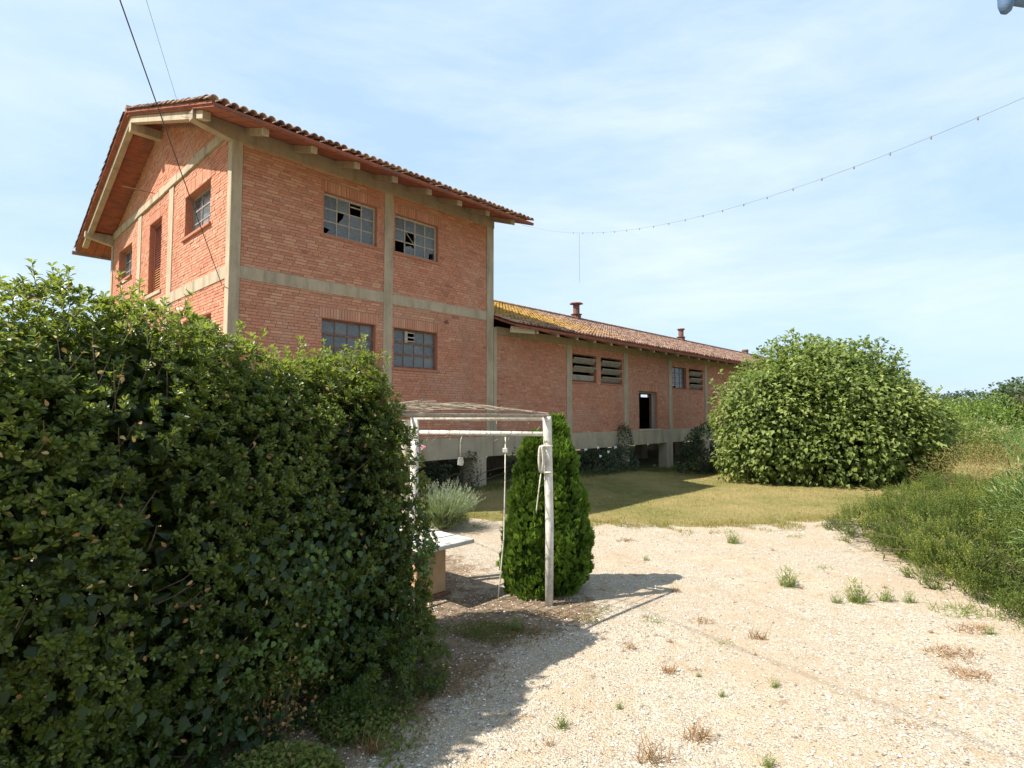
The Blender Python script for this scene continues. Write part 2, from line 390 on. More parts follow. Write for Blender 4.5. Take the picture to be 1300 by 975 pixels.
# ------------------------------------------------------------------ ground
def edge_y(x):
    """far edge of the gravel yard"""
    xs = [-14, -6, -3, -1.0, 1.7, 4.1, 6.2, 8.2, 12, 20]
    ys = [14, 13.4, 12.9, 12.45, 12.2, 11.9, 12.3, 13.0, 13.6, 14]
    return np.interp(x, xs, ys) + .10 * np.sin(x * 3.1) + .06 * np.sin(x * 7.7 + 1) + .03 * np.sin(x * 19)
def grid_sheet(name, xs, yfun, mat, zoff, kind='structure'):
    rows = [yfun(x) for x in xs]; V = []; m = len(rows[0])
    for x, ys in zip(xs, rows): V += [(x, y, float(gz(x, y)) + zoff) for y in ys]
    a = np.arange((len(xs) - 1) * m).reshape(-1, m)[:, :-1].ravel()
    F = np.stack([a, a + m, a + m + 1, a + 1], 1)
    o = link(name, np_mesh(name, V, F, mat, smooth=True)); o['kind'] = kind; return o
xs = np.arange(-14, 22.01, .1)
GY = grid_sheet('gravel_yard', xs, lambda x: np.linspace(-8, edge_y(x), 130), 'gravel', .006)
co = np.zeros(len(GY.data.vertices) * 3, np.float32); GY.data.vertices.foreach_get('co', co); co = co.reshape(-1, 3)
soil = np.zeros(len(co))
for cx, cy, rx, ry, rot in ((-1.95, 4.3, 3.2, .95, math.atan2(.79, .61)), (-.35, 6.55, 1.5, .75, .3), (10.0, 8.3, 3.7, 4.6, .25), (-3.0, 8.0, 2.6, 2.2, 0)):
    dx, dy = co[:, 0] - cx, co[:, 1] - cy; a = (dx * math.cos(rot) + dy * math.sin(rot)) / rx; b_ = (-dx * math.sin(rot) + dy * math.cos(rot)) / ry
    soil = np.maximum(soil, np.clip(1.5 - np.sqrt(a * a + b_ * b_), 0, 1))
GY.data.attributes.new('soil', 'FLOAT', 'POINT').data.foreach_set('value', soil.astype(np.float32))
xl = np.concatenate([np.arange(-14, 22, .1), np.arange(22, 60, 1.0)])
grid_sheet('lawn', xl, lambda x: edge_y(min(x, 22)) + 60 * np.linspace(0, 1, 70) ** 1.7, 'dry_lawn', .006)
grid_sheet('field', np.concatenate([[-2500, -900, -300, -80], np.arange(-30, 70, 4), [90, 200, 500, 1200, 2500]]),
           lambda x: np.concatenate([[-600, -120, -30], np.arange(-10, 80, 4), [120, 250, 600, 1300, 3000]]), 'field_ground', -.12)
# loose stones on the yard
def stones():
    n = 42000
    Y = 2.6 + 9.5 * R.rand(n) ** 1.5; X = (R.rand(n) * 2 - 1) * Y * .98
    ok = (X > -1.9) & (X < 6.0); X, Y = X[ok], Y[ok]; n = len(X)
    s = .005 + .011 * R.rand(n) ** 2.5
    base = np.array([(1, 0, 0), (0, 1, 0), (-1, 0, 0), (0, -1, 0), (.1, .1, .75), (0, -.1, -.6)])
    a = R.rand(n) * 6.28; sx = s * R.uniform(.7, 1.4, n); sy = s * R.uniform(.6, 1.1, n); sz = s * R.uniform(.5, .9, n)
    V = np.zeros((n, 6, 3)); jit = R.normal(0, .16, (n, 6, 3))
    B = base[None] + jit; bx, by, bz = B[..., 0] * sx[:, None], B[..., 1] * sy[:, None], B[..., 2] * sz[:, None]
    V[..., 0] = X[:, None] + bx * np.cos(a)[:, None] - by * np.sin(a)[:, None]
    V[..., 1] = Y[:, None] + bx * np.sin(a)[:, None] + by * np.cos(a)[:, None]
    V[..., 2] = gz(X, Y)[:, None] + .008 + bz + (s * .2)[:, None]
    f = np.array([(0, 1, 4), (1, 2, 4), (2, 3, 4), (3, 0, 4), (1, 0, 5), (2, 1, 5), (3, 2, 5), (0, 3, 5)])
    F = (np.arange(n) * 6)[:, None, None] + f[None]
    t = np.repeat(R.rand(n), 6)
    o = link('gravel_stones', np_mesh('gravel_stones', V.reshape(-1, 3), F.reshape(-1, 3), 'loose_stone', t)); tag(o, 'pale loose gravel stones lying over the yard', 'gravel', kind='stuff')
g = NG('loose_stone', .9, .2)
g.col(g.ramp(g.attr('tint'), [(0, (.16, .135, .11)), (.3, (.36, .31, .25)), (.65, (.52, .47, .39)), (1, (.76, .72, .65))]))
stones()

def lawn_grass():
    n = 75000
    Y = 11.8 + 15 * R.rand(n) ** 1.25; X = -3 + (R.rand(n)) * 17
    u, v = to_b(X, Y); ok = (Y > edge_y(X) - .25 * R.rand(n)) & (v < 0.0); X, Y = X[ok], Y[ok]; n = len(X)
    P = np.stack([X, Y, gz(X, Y)], 1); D = R.normal(0, .45, (n, 3)); D[:, 2] = 1
    t = .5 + .35 * lump(P, .5) + .2 * lump(P, 2.3, 1) + R.normal(0, .2, n)
    tag(blades('lawn_grass', 'lawn_blade', P, D, .025 + .05 * R.rand(n) ** 2, .008 + .005 * R.rand(n), t), 'short dry yellow green grass of the lawn', 'grass')
lawn_grass()

# ------------------------------------------------------------------ the building
K = CAMH
B = empty('brick_building', (BX, BY, 0), YAW, label='old red brick farm building, two storey gabled block with long low wing on piers', cat='building')
OFF = (0, 0, K)
def bbuild(mb, name, mat, parent=None, label=None, kind=None, bevel=0):
    o = mb.build(name, mat, parent or B, OFF, bevel)
    if label: o['label'] = label
    if kind: o['kind'] = kind
    return o
RIDGE_V, RIDGE_H, SLOPE = 5.3, 8.05, .356
def roof_h(v, ridge): return ridge - SLOPE * abs(v - RIDGE_V)
GW = 10.62; UT = 7.52; UE = 45.0

BR = dict(c=.068, L=.25, H=.056, J=.011)
brick_list = []      # (centre, half sizes, tint, face, wall)
def lay(face, a0, a1, z0, z1, holes, wall, top=None):
    """running bond between a0..a1 with openings (h0,h1,zz0,zz1); face 'S' = long side, 'G' = gable"""
    nc = int(round((z1 - z0) / BR['c']))
    for k in range(nc):
        zc = z0 + (k + .5) * BR['c']
        segs = [(a0, a1)]
        if top:
            q = top(zc + .03)
            if q is None: continue
            segs = [(max(a0, q[0]), min(a1, q[1]))]
        for h in holes:
            if h[2] < zc < h[3]:
                ns = []
                for s in segs:
                    if h[1] <= s[0] or h[0] >= s[1]: ns.append(s); continue
                    if h[0] > s[0]: ns.append((s[0], h[0]))
                    if h[1] < s[1]: ns.append((h[1], s[1]))
                segs = ns
        p = BR['L'] + BR['J']; off = (k % 2) * p / 2 + (0.06 * math.sin(k * 2.1))
        hdr = (k % 5 == 3)
        if hdr: p = p / 2
        for (s0, s1) in segs:
            i = math.floor((s0 - off) / p)
            while off + i * p < s1:
                b0 = max(s0 + .002, off + i * p); b1 = min(s1 - .002, off + (i + 1) * p - BR['J'])
                if b1 - b0 > .03:
                    brick_list.append(((b0 + b1) / 2, zc + random.gauss(0, .0012), (b1 - b0) / 2, BR['H'] / 2 * random.uniform(.94, 1.03), face, wall, random.gauss(0, .003)))
                i += 1
def soldier(face, a0, a1, z0, z1, wall):
    n = max(1, int((a1 - a0) / .068)); w = (a1 - a0) / n
    for i in range(n):
        brick_list.append((a0 + (i + .5) * w, (z0 + z1) / 2, w / 2 - .005, (z1 - z0) / 2 - .004, face, wall, random.gauss(0, .003)))

def backing(face, rects_hole, a0, a1, z0, z1, mb, t0=.012, t1=.30):
    zs = sorted({z0, z1} | {z for h in rects_hole for z in (h[2], h[3]) if z0 < z < z1})
    for q in range(len(zs) - 1):
        zc = (zs[q] + zs[q + 1]) / 2
        cuts = sorted([(h[0], h[1]) for h in rects_hole if h[2] < zc < h[3]])
        x = a0
        for c0, c1 in cuts + [(a1, a1)]:
            if c0 > x:
                if face == 'S': mb.box(x, c0, t0, t1, zs[q], zs[q + 1])
                else: mb.box(t0, t1, x, c0, zs[q], zs[q + 1])
            x = max(x, c1)
def lining(face, h, mb, depth=.20, th=.012, sill=True):
    a0, a1, z0, z1 = h
    for bx in ((a0 - .001, a0 + th, z0, z1), (a1 - th, a1 + .001, z0, z1), (a0 + th, a1 - th, z1 - th, z1 + .001), (a0 + th, a1 - th, z0 - .001, z0 + th)):
        if face == 'S': mb.box(bx[0], bx[1], .004, depth + .1, bx[2], bx[3])
        else: mb.box(.004, depth + .1, bx[0], bx[1], bx[2], bx[3])

# openings of the tower side
win_up = [(2.01, 3.45, 4.16, 5.18), (3.97, 5.40, 4.16, 5.18)]
win_lo = [(2.01, 3.45, 1.19, 2.22), (3.97, 5.40, 1.19, 2.22)]
PT, PB = -.65, -1.24     # top and bottom of the base beam
MT, MBt = 3.06, 2.79     # middle band
TT = 5.63                # underside of the top band

def with_header(hs): return [(h[0] - .06, h[1] + .06, h[3], h[3] + .25) for h in hs]
# --- tower side wall
mb = MB(); S_holes = win_up + win_lo
backing('S', S_holes, .18, UT - .28, PT, TT, mb)
wall_side = bbuild(mb, 'wall', 'mortar', label='shaded long side wall of the two storey block')
for a0, a1, hs in ((.20, 3.66, [0]), (3.91, 7.25, [1])):
    for z0, z1, ws in ((PT, MBt, win_lo), (MT, TT, win_up)):
        h = [ws[i] for i in hs]
        lay('S', a0, a1, z0, z1, h + with_header(h), 'ws')
        for q in with_header(h): soldier('S', q[0], q[1], q[2], q[3], 'ws')
# --- wing side wall
WH = 2.42
ww = [(11.45, 12.92, 1.15, 2.17), (13.2, 14.68, 1.15, 2.17), (18.82, 20.17, 1.15, 2.17), (20.46, 21.92, 1.15, 2.17)]
wd = [(15.91, 17.41, -.62, .96)]
# regular bays continue behind the fig tree
wx = [(26.2, 27.6, 1.15, 2.17), (27.9, 29.3, 1.15, 2.17)]
mb = MB(); backing('S', ww + wd + wx, UT + .1, UE, PT, WH, mb)
wall_wing = bbuild(mb, 'wall', 'mortar', label='long side wall of the low wing')
cols_u = [11.25, 14.92, 18.58, 22.25, 25.9, 29.6, 33.3, 37, 40.7, 44.6]
edges = [UT + .12] + sum([[c - .145, c + .145] for c in cols_u], [])
for i in range(0, len(edges) - 1, 2):
    a0, a1 = edges[i], edges[i + 1]
    if a0 > 30: continue
    hs = [h for h in ww + wd + wx if h[0] >= a0 - .1 and h[1] <= a1 + .1]
    lay('S', a0, a1, PT, WH, hs + with_header([h for h in hs if h in wd]), 'ww')
    for q in with_header([h for h in hs if h in wd]): soldier('S', q[0], q[1], q[2], q[3], 'ww')
# --- gable wall
gwin = [(1.25, 3.0, 4.22, 5.27), (8.0, 9.68, 4.22, 5.27)]
gdoor = [(4.93, 6.1, 3.30, 5.31)]
glow = [(1.0, 2.9, 1.2, 2.2), (8.0, 9.7, 1.2, 2.2)]
mb = MB(); backing('G', gwin + gdoor + glow, .18, GW - .16, PT, 5.81, mb)
mb.prism([(.012, .18, 5.81), (.012, GW - .16, 5.81), (.012, GW - .16, roof_h(GW, 7.88)), (.012, RIDGE_V, 7.88), (.012, .18, roof_h(.18, 7.88))], (.29, 0, 0))
wall_gable = bbuild(mb, 'wall', 'mortar', label='sunlit gable end wall of the two storey block')
for a0, a1, hl in ((.20, 3.92, gwin[:1]), (4.30, 6.94, gdoor), (7.30, GW - .2, gwin[1:])):
    lay('G', a0, a1, MT, 5.81, hl + with_header(hl), 'wg')
    for q in with_header(hl): soldier('G', q[0], q[1], q[2], q[3], 'wg')
    h2 = [h for h in glow if h[0] > a0 and h[1] < a1]
    lay('G', a0, a1, PT, MBt, h2, 'wg')
def tri(z):
    d = (7.86 - z) / SLOPE
    return None if d < .15 else (RIDGE_V - d, RIDGE_V + d)
lay('G', .18, GW - .18, 6.02, 7.86, [], 'wg', tri)
# --- other walls: tower far side, tower end above the wing, wing back and end
mb = MB()
mb.box(.3, UT - .3, GW - .3, GW, PT, 5.9)
backing('S', [], 0, 0, 0, 0, mb) if False else None
mb.box(UT - .28, UT - .01, .30, GW - .3, PT, 5.8)
mb.prism([(UT - .28, .3, 5.8), (UT - .28, GW - .3, 5.8), (UT - .28, GW - .3, roof_h(GW, 7.88)), (UT - .28, RIDGE_V, 7.88), (UT - .28, .3, roof_h(.3, 7.88))], (.27, 0, 0))
bbuild(mb, 'wall', 'reveal_brick', label='far walls of the two storey block')
mb = MB(); holes_back = [(33.7, 35.2, 1.32, 1.54), (36.1, 36.8, 1.3, 1.52), (19, 20.4, 1.15, 2.17), (11.5, 12.9, 1.15, 2.17)]
zs = sorted({PT, 2.42} | {z for h in holes_back for z in h[2:]})
for q in range(len(zs) - 1):
    zc = (zs[q] + zs[q + 1]) / 2; x = UT
    for c0, c1 in sorted([(h[0], h[1]) for h in holes_back if h[2] < zc < h[3]]) + [(UE, UE)]:
        if c0 > x: mb.box(x, c0, GW - .3, GW, zs[q], zs[q + 1])
        x = max(x, c1)
mb.box(UE - .3, UE, .3, GW - .3, PT, 2.6)
mb.prism([(UE - .3, .3, 2.6), (UE - .3, GW - .3, 2.6), (UE - .3, GW - .3, roof_h(GW, 4.75)), (UE - .3, RIDGE_V, 4.75), (UE - .3, .3, roof_h(.3, 4.75))], (.3, 0, 0))
bbuild(mb, 'wall', 'reveal_brick', label='far walls of the low wing')

# bricks: the 300 that show largest are single parts, the rest of each wall is one part
def brick_world(b):
    a, z, ha, hz, face, wall, d = b
    return (a, 0.0, z) if face == 'S' else (0.0, a, z)
camb = to_b(0, 0)
def score(b):
    x, y, z = brick_world(b); dx, dy = x - camb[0], y - camb[1]; d2 = dx * dx + dy * dy + z * z
    cosv = abs(dy if b[4] == 'S' else dx) / math.sqrt(d2)
    if z < 2.3 or b[2] < .1: return 0
    return b[2] * b[3] * cosv / d2
order = sorted(range(len(brick_list)), key=lambda i: -score(brick_list[i]))
single = set(order[:300])
WALLS = {'ws': wall_side, 'ww': wall_wing, 'wg': wall_gable}
rb_ = random.Random(11)
def brick_tint(): return min(1, max(0, rb_.gauss(.5, .17)))
for wk, wo in WALLS.items():
    bl = [b for i, b in enumerate(brick_list) if b[5] == wk and i not in single]
    n = len(bl); A = np.array([b[:4] for b in bl]); d = np.array([b[6] for b in bl])
    s = np.array([(-1, 0, -1), (1, 0, -1), (1, 0, 1), (-1, 0, 1), (-1, 1, -1), (1, 1, -1), (1, 1, 1), (-1, 1, 1)], float)
    a = A[:, 0:1] + s[None, :, 0] * A[:, 2:3]; z = A[:, 1:2] + s[None, :, 2] * A[:, 3:4] + K
    o_ = np.where(s[None, :, 1] > 0, .03, d[:, None]) + np.zeros((n, 8))
    V = np.stack([a, o_, z], 2) if wk != 'wg' else np.stack([o_, a, z], 2)
    f = np.array([(0, 1, 2, 3), (0, 4, 5, 1), (3, 2, 6, 7), (0, 3, 7, 4), (1, 5, 6, 2)])
    F = ((np.arange(n) * 8)[:, None, None] + f[None]).reshape(-1, 4)
    t = np.repeat([brick_tint() for _ in range(n)], 8)
    o = link('brickwork', np_mesh('brickwork', V.reshape(-1, 3), F, 'brick_clay', t), wo); o['kind'] = 'stuff'
variants = {}
def brick_mesh(face, k):
    key = (face, k)
    if key not in variants:
        hs = .5
        V = np.array([(-hs, 0, -hs), (hs, 0, -hs), (hs, 0, hs), (-hs, 0, hs), (-hs, 1, -hs), (hs, 1, -hs), (hs, 1, hs), (-hs, 1, hs)])
        if face == 'G': V = V[:, [1, 0, 2]]
        F = [(0, 1, 2, 3), (0, 4, 5, 1), (3, 2, 6, 7), (0, 3, 7, 4), (1, 5, 6, 2), (4, 7, 6, 5)]
        variants[key] = np_mesh('brick', V, F, 'brick_clay', [rb_.random() * .7 + .15] * 8)
    return variants[key]
for i in sorted(single):
    a, z, ha, hz, face, wall, d = brick_list[i]
    o = link('brick', brick_mesh(face, i % 16), WALLS[wall])
    if face == 'S': o.location = (a, d, z + K); o.scale = (2 * ha, .03, 2 * hz)
    else: o.location = (d, a, z + K); o.scale = (.03, 2 * ha, 2 * hz)

# linings of openings
def lining1(face, h, name='window_reveal', depth=.2):
    a0, a1, z0, z1 = h; e = depth + .1
    def fr(i0, i1, q0, q1, d0, d1):    # closed frame with a hole: outer loop, inner loop, two depths
        o_ = [(a0 - .001, z0 - .001), (a1 + .001, z0 - .001), (a1 + .001, z1 + .001), (a0 - .001, z1 + .001)]; n_ = [(a0 + .012, z0 + .012), (a1 - .012, z0 + .012), (a1 - .012, z1 - .012), (a0 + .012, z1 - .012)]
        pt = (lambda a, d, z: (a, d, z)) if face == 'S' else (lambda a, d, z: (d, a, z))
        V = [pt(a, d0, z) for a, z in o_] + [pt(a, d0, z) for a, z in n_] + [pt(a, d1, z) for a, z in o_] + [pt(a, d1, z) for a, z in n_]; F = []
        for i in range(4):
            j = (i + 1) % 4; F += [(i, j, 4 + j, 4 + i), (8 + i, 12 + i, 12 + j, 8 + j), (i, 8 + i, 8 + j, j), (4 + i, 4 + j, 12 + j, 12 + i)]
        return MB().poly(V, F)
    bbuild(fr(0, 0, 0, 0, .004, e), name, 'reveal_brick')
for h in win_up + win_lo + ww + wx: lining1('S', h)
lining1('S', wd[0], 'door_reveal', .28)
for h in gwin + glow: lining1('G', h)
lining1('G', gdoor[0], 'door_reveal')

# --- concrete frame
def part(name, mat, boxes, label=None, bevel=.006):
    m = MB()
    for b_ in boxes: m.box(*b_)
    return bbuild(m, name, mat, label=label, bevel=bevel)
corner = part('corner_column', 'concrete', [(-.03, .19, -.03, .19, -2.6, 5.72)])
part('column', 'concrete', [(3.655, 3.915, -.022, .2, PB, TT - .002)])
part('column', 'concrete', [(UT - .28, UT, -.03, .29, PB, 5.65)])
part('column', 'concrete', [(UT + .002, UT + .13, -.045, .29, PB, 2.62)])
for c in cols_u: part('column', 'concrete', [(c - .145, c + .145, -.022, .2, PB + .003, WH)])
part('column', 'concrete', [(-.022, .2, 3.92, 4.30, PT, 5.805)]); part('column', 'concrete', [(-.022, .2, 6.94, 7.30, PT, 5.805)])
part('corner_column', 'concrete', [(-.03, .2, GW - .19, GW + .03, -2.6, 5.75)])
for u0, u1 in ((.19, 3.653), (3.917, UT - .282)): part('floor_band', 'concrete', [(u0, u1, -.018, .2, MBt, MT)])
for v0, v1 in ((.192, 3.918), (4.302, 6.938), (7.302, GW - .192)): part('floor_band', 'concrete', [(-.02, .2, v0, v1, MBt, MT)])
# top band of the gable, a little ragged along its lower edge
m = MB(); v = .2
while v < GW - .2:
    w = random.uniform(.5, 1.1); e = min(v + w, GW - .2); m.box(-.045 - random.uniform(0, .012), .2, v, e, 5.806 + random.uniform(-.004, .012), 6.02 + random.uniform(-.02, .02)); v = e
bbuild(m, 'gable_beam', 'concrete', bevel=.008)
# eave beams running through past the gable as tapered brackets
for v0, sgn in ((0, 1), (GW, -1)):
    y0, y1 = (v0 - .035, v0 + .16) if sgn > 0 else (v0 - .16, v0 + .035)
    m = MB(); m.prism([(UT + .02, y0, TT), (UT + .02, y0, 5.97), (-.78, y0, 5.97), (-.78, y0, 5.78), (-.62, y0, 5.75), (-.05, y0, TT)], (0, y1 - y0, 0))
    bbuild(m, 'eave_beam', 'concrete_shaded' if sgn > 0 else 'concrete', bevel=.006)
# base beam and floor
part('base_beam', 'concrete', [(UT + .132, UE, -.03, .3, PB, PT)], label='long concrete base beam under the wing')
part('base_beam', 'concrete', [(.192, UT + .128, -.028, .3, PB, PT - .002)])
part('base_beam', 'concrete', [(-.028, .3, .30, GW - .2, PB, PT)])
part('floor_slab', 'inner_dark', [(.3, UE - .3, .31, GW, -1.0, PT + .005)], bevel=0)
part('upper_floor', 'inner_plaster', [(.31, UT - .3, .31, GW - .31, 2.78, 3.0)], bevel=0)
part('ceiling', 'inner_dark', [(UT + .01, UE - .31, .301, GW - .301, 2.45, 2.52)], bevel=0)  # ceiling coloured dark so the wing interior looks unlit
part('wing_beam', 'concrete_shaded', [(UT + .14, UE, -.012, .3, WH, 2.66)])
# piers
for u, v in [(u, v) for v in (.15, 3.6, 7.0, 10.3) for u in (.2, 3.8, 6.95, 11.25, 14.8, 18.4, 22.2, 25.9, 29.6, 33.3, 37, 40.7, 44.6)]:
    if v > 4 and u > 34: continue
    X, Y = from_b(u, v); part('pier', 'concrete' if v < 1 else 'concrete_shaded', [(u - .27, u + .27, v - .2, v + .22, float(gz(X, Y)) - K - .1, PB - .002 if v < 1 else -1.002)], bevel=.012)
part('pier', 'concrete_shaded', [(7.75, 8.25, 1.3, 1.75, -2.5, -1.002)], bevel=.012)
# blocks left lying under the floor, pale against the dark
m = MB()
for i in range(26):
    u = 5 + 16 * random.random(); v = .4 + 2.5 * random.random(); X, Y = from_b(u, v); s = random.uniform(.04, .12)
    m.bar((u, v, float(gz(X, Y)) - K), (u + s, v + s * random.uniform(-1, 1), float(gz(X, Y)) - K + s), s, s * .8)
o = m.build('rubble', 'concrete_pale', B, OFF); o['kind'] = 'stuff'

# --- roofs
def roof(ridge, u0, u1, ve0, ve1, name_label):
    t = .055; m = MB()
    for side, ve in ((-1, ve0), (1, ve1)):
        h0 = roof_h(ve, ridge); m.prism([(u0, ve, h0 - t), (u0, RIDGE_V, ridge - t), (u0, RIDGE_V, ridge), (u0, ve, h0)], (u1 - u0, 0, 0))
    ro = bbuild(m, 'roof', 'clay_planks', label=name_label)
    # joints between the clay planks, seen from below along the overhangs
    m = MB(); u = u0 + .01
    return ro
R1 = roof(7.95, -.80, UT + .42, -1.27, 11.87, 'shallow gable roof over the two storey block')
R2 = roof(4.83, UT + .02, UE + .4, -.93, 11.5, 'long low roof of the wing')
def planks(ridge, u0, u1, ve, side, n_rows, parent):
    """clay planks seen on the underside of an overhang, laid along the slope with open joints"""
    m = MB(); u = u0
    while u < u1 - .02:
        e = min(u + .245, u1)
        v0 = ve; v1 = ve + side * n_rows
        a = (v0, roof_h(v0, ridge) - .057); b = (v1, roof_h(v1, ridge) - .057)
        jt = random.uniform(0, .006)
        m.prism([(u + .006, a[0], a[1]), (u + .006, b[0], b[1]), (u + .006, b[0], b[1] - .022 - jt), (u + .006, a[0], a[1] - .022 - jt)], (e - u - .012, 0, 0)); u = e
    o = m.build('soffit', 'clay_planks', parent, OFF); o['kind'] = 'stuff'; return o
planks(7.95, -.80, UT + .42, -1.26, 1, 1.2, R1); planks(7.95, -.80, UT + .42, 11.86, -1, 1.1, R1)
planks(4.83, UT + .15, UE, -.92, 1, .85, R2)
for ve, side in ((-.05, 1), (10.6, -1)):      # gable overhang, planks across
    m = MB(); v = ve + side * .03; 
    while (v < 5.2 if side > 0 else v > 5.4):
        w = side * .245
        a, b = (v + side * .005, v + w - side * .005)
        m.prism([(-.78, a, roof_h(a, 7.95) - .057), (-.78, b, roof_h(b, 7.95) - .057), (-.78, b, roof_h(b, 7.95) - .08), (-.78, a, roof_h(a, 7.95) - .08)], (.79, 0, 0)); v += w
    o = m.build('soffit', 'clay_planks', R1, OFF); o['kind'] = 'stuff'

# tiles: barrel tiles, cover rows over channel rows
def tile_arrays(rows, light=False, wd_=.2, ln=.42, rad=.074):
    """rows: list of (u centre, v low end, side, ridge height, tint)"""
    ns = 6; ang = np.linspace(0, math.pi, ns)
    V = []; T = []
    A = np.array([(r[0], r[1], r[2], r[3]) for r in rows]); n = len(A); T = np.array([r[4] for r in rows])
    lift = R.normal(0, .005, n); tw = R.normal(0, .012, n)
    prof = []
    for end in (0, 1):
        for rr in (1.0, .84):
            for a in ang: prof.append((end, math.cos(a) * rad * rr * (1 - .14 * end), math.sin(a) * rad * rr * (1 - .14 * end)))
    prof = np.array(prof)
    al = prof[None, :, 0] * ln
    v = A[:, 1:2] + A[:, 2:3] * al * math.cos(math.atan(SLOPE))
    h = A[:, 3:4] - SLOPE * np.abs(v - RIDGE_V) + prof[None, :, 2] + .012 + lift[:, None] + .022 * (1 - prof[None, :, 0])
    u = A[:, 0:1] + prof[None, :, 1] + tw[:, None] * (prof[None, :, 0] - .5)
    VV = np.stack([u, v, h + K], 2).reshape(-1, 3); m = 4 * ns; f = []
    for j in range(ns - 1):
        if light: f += [(j, j + 1, 2 * ns + j + 1, 2 * ns + j), (ns + j, ns + j + 1, j + 1, j)]; continue
        f += [(j, j + 1, 2 * ns + j + 1, 2 * ns + j), (ns + j + 1, ns + j, 3 * ns + j, 3 * ns + j + 1), (ns + j, ns + j + 1, j + 1, j)]
    if not light: f += [(0, 2 * ns, 3 * ns, ns), (ns - 1, 2 * ns - 1, 4 * ns - 1, 3 * ns - 1)]
    F = ((np.arange(n) * m)[:, None, None] + np.array(f)[None]).reshape(-1, 4)
    return VV, F, np.repeat(T, m), m
def tile_rows(ridge, u0, u1, ve, side, step=.36, pitch=.172, nmax=99):
    rows = []; nu = int((u1 - u0) / pitch)
    L_ = abs(ve - RIDGE_V) / math.cos(math.atan(SLOPE)); nr = min(nmax, int(L_ / step) + 1)
    for i in range(nu + 1):
        u = u0 + i * pitch + random.gauss(0, .006)
        for r in range(nr):
            v = ve + side * (r * step * math.cos(math.atan(SLOPE)) - .06 + random.gauss(0, .008))
            if side * (RIDGE_V - v) < .25: continue
            rows.append((u, v, side, ridge, random.random()))
    return rows
def tiles(rows, parent, singles, light=False):
    rest = [r for i, r in enumerate(rows) if i not in singles]
    V, F, T, m = tile_arrays(rest, light)
    o = link('roof_tiles', np_mesh('roof_tiles', V, F, 'roof_tile', T, smooth=True), parent); o['kind'] = 'stuff'
    for i in singles:
        V, F, T, m = tile_arrays([rows[i]]); c = V.mean(0)
        link('roof_tile', np_mesh('roof_tile', V - c, F, 'roof_tile', T, smooth=True), parent, c)
def ridge_tiles(ridge, u0, u1, parent):
    m = MB(); u = u0
    while u < u1:
        pts = [(u, RIDGE_V + math.cos(a) * .11, ridge + .05 + math.sin(a) * .085) for a in np.linspace(-.2, math.pi + .2, 8)]
        m.prism(pts + [(u, RIDGE_V - .09, ridge - .02), (u, RIDGE_V + .09, ridge - .02)], (.42, 0, .014)); u += .38
    o = m.build('ridge_cap', 'roof_tile', parent, OFF)
ra = tile_rows(7.98, -.80, UT + .36, -1.27, 1) ; rb2 = tile_rows(7.98, -.80, UT + .36, 11.87, -1)
sa = [i for i, r in enumerate(ra) if r[0] < -.6 or r[1] < -1.1]; sb = [i for i, r in enumerate(rb2) if r[0] < -.6]
tiles(ra, R1, set(sa)); tiles(rb2, R1, set(sb)); ridge_tiles(7.99, -.82, UT + .4, R1)
rc = tile_rows(4.85, UT + .12, UE + .3, -.93, 1)
sc2 = [i for i, r in enumerate(rc) if r[1] < -.8 and r[0] < 20]
tiles(rc, R2, set(sc2), True); ridge_tiles(4.87, UT + .02, UE + .3, R2)
rd = tile_rows(4.85, UT + .12, UE + .3, 11.5, -1, nmax=40); tiles(rd, R2, set(), True)
# pale mortar edge below the verge tiles and rusty gutter stub
m = MB()
m.prism([(-.825, -1.25, roof_h(-1.25, 7.95) - .03), (-.825, RIDGE_V, 7.92), (-.825, RIDGE_V, 7.975), (-.825, -1.25, roof_h(-1.25, 7.95) + .02)], (.03, 0, 0))
m.prism([(-.825, 11.85, roof_h(11.85, 7.95) - .03), (-.825, RIDGE_V + .002, 7.92), (-.825, RIDGE_V + .002, 7.975), (-.825, 11.85, roof_h(11.85, 7.95) + .02)], (.03, 0, 0))
o = m.build('verge_edge', 'clay_planks', R1, OFF)
m = MB(); m.tube([(-.9, 11.93, 5.52), (UT + .45, 11.93, 5.52)], .07, 8); o = m.build('gutter', 'gutter_rust', R1, OFF)
# rafters along the gable overhang
m = MB(); m.prism([(-.72, -.42, roof_h(-.42, 7.95) - .26), (-.72, RIDGE_V - .01, 7.95 - .27), (-.72, RIDGE_V - .01, 7.95 - .085), (-.72, -.42, roof_h(-.42, 7.95) - .085)], (.15, 0, 0))
bbuild(m, 'verge_rafter', 'concrete', bevel=.006)
m = MB(); m.prism([(-.72, 11.25, roof_h(11.25, 7.95) - .26), (-.72, RIDGE_V + .01, 7.95 - .27), (-.72, RIDGE_V + .01, 7.95 - .085), (-.72, 11.25, roof_h(11.25, 7.95) - .085)], (.15, 0, 0))
bbuild(m, 'verge_rafter', 'concrete_shaded', bevel=.006)
m = MB(); m.box(-.72, .3, 5.2, 5.4, 7.45, 7.68); bbuild(m, 'ridge_beam', 'concrete', bevel=.006)
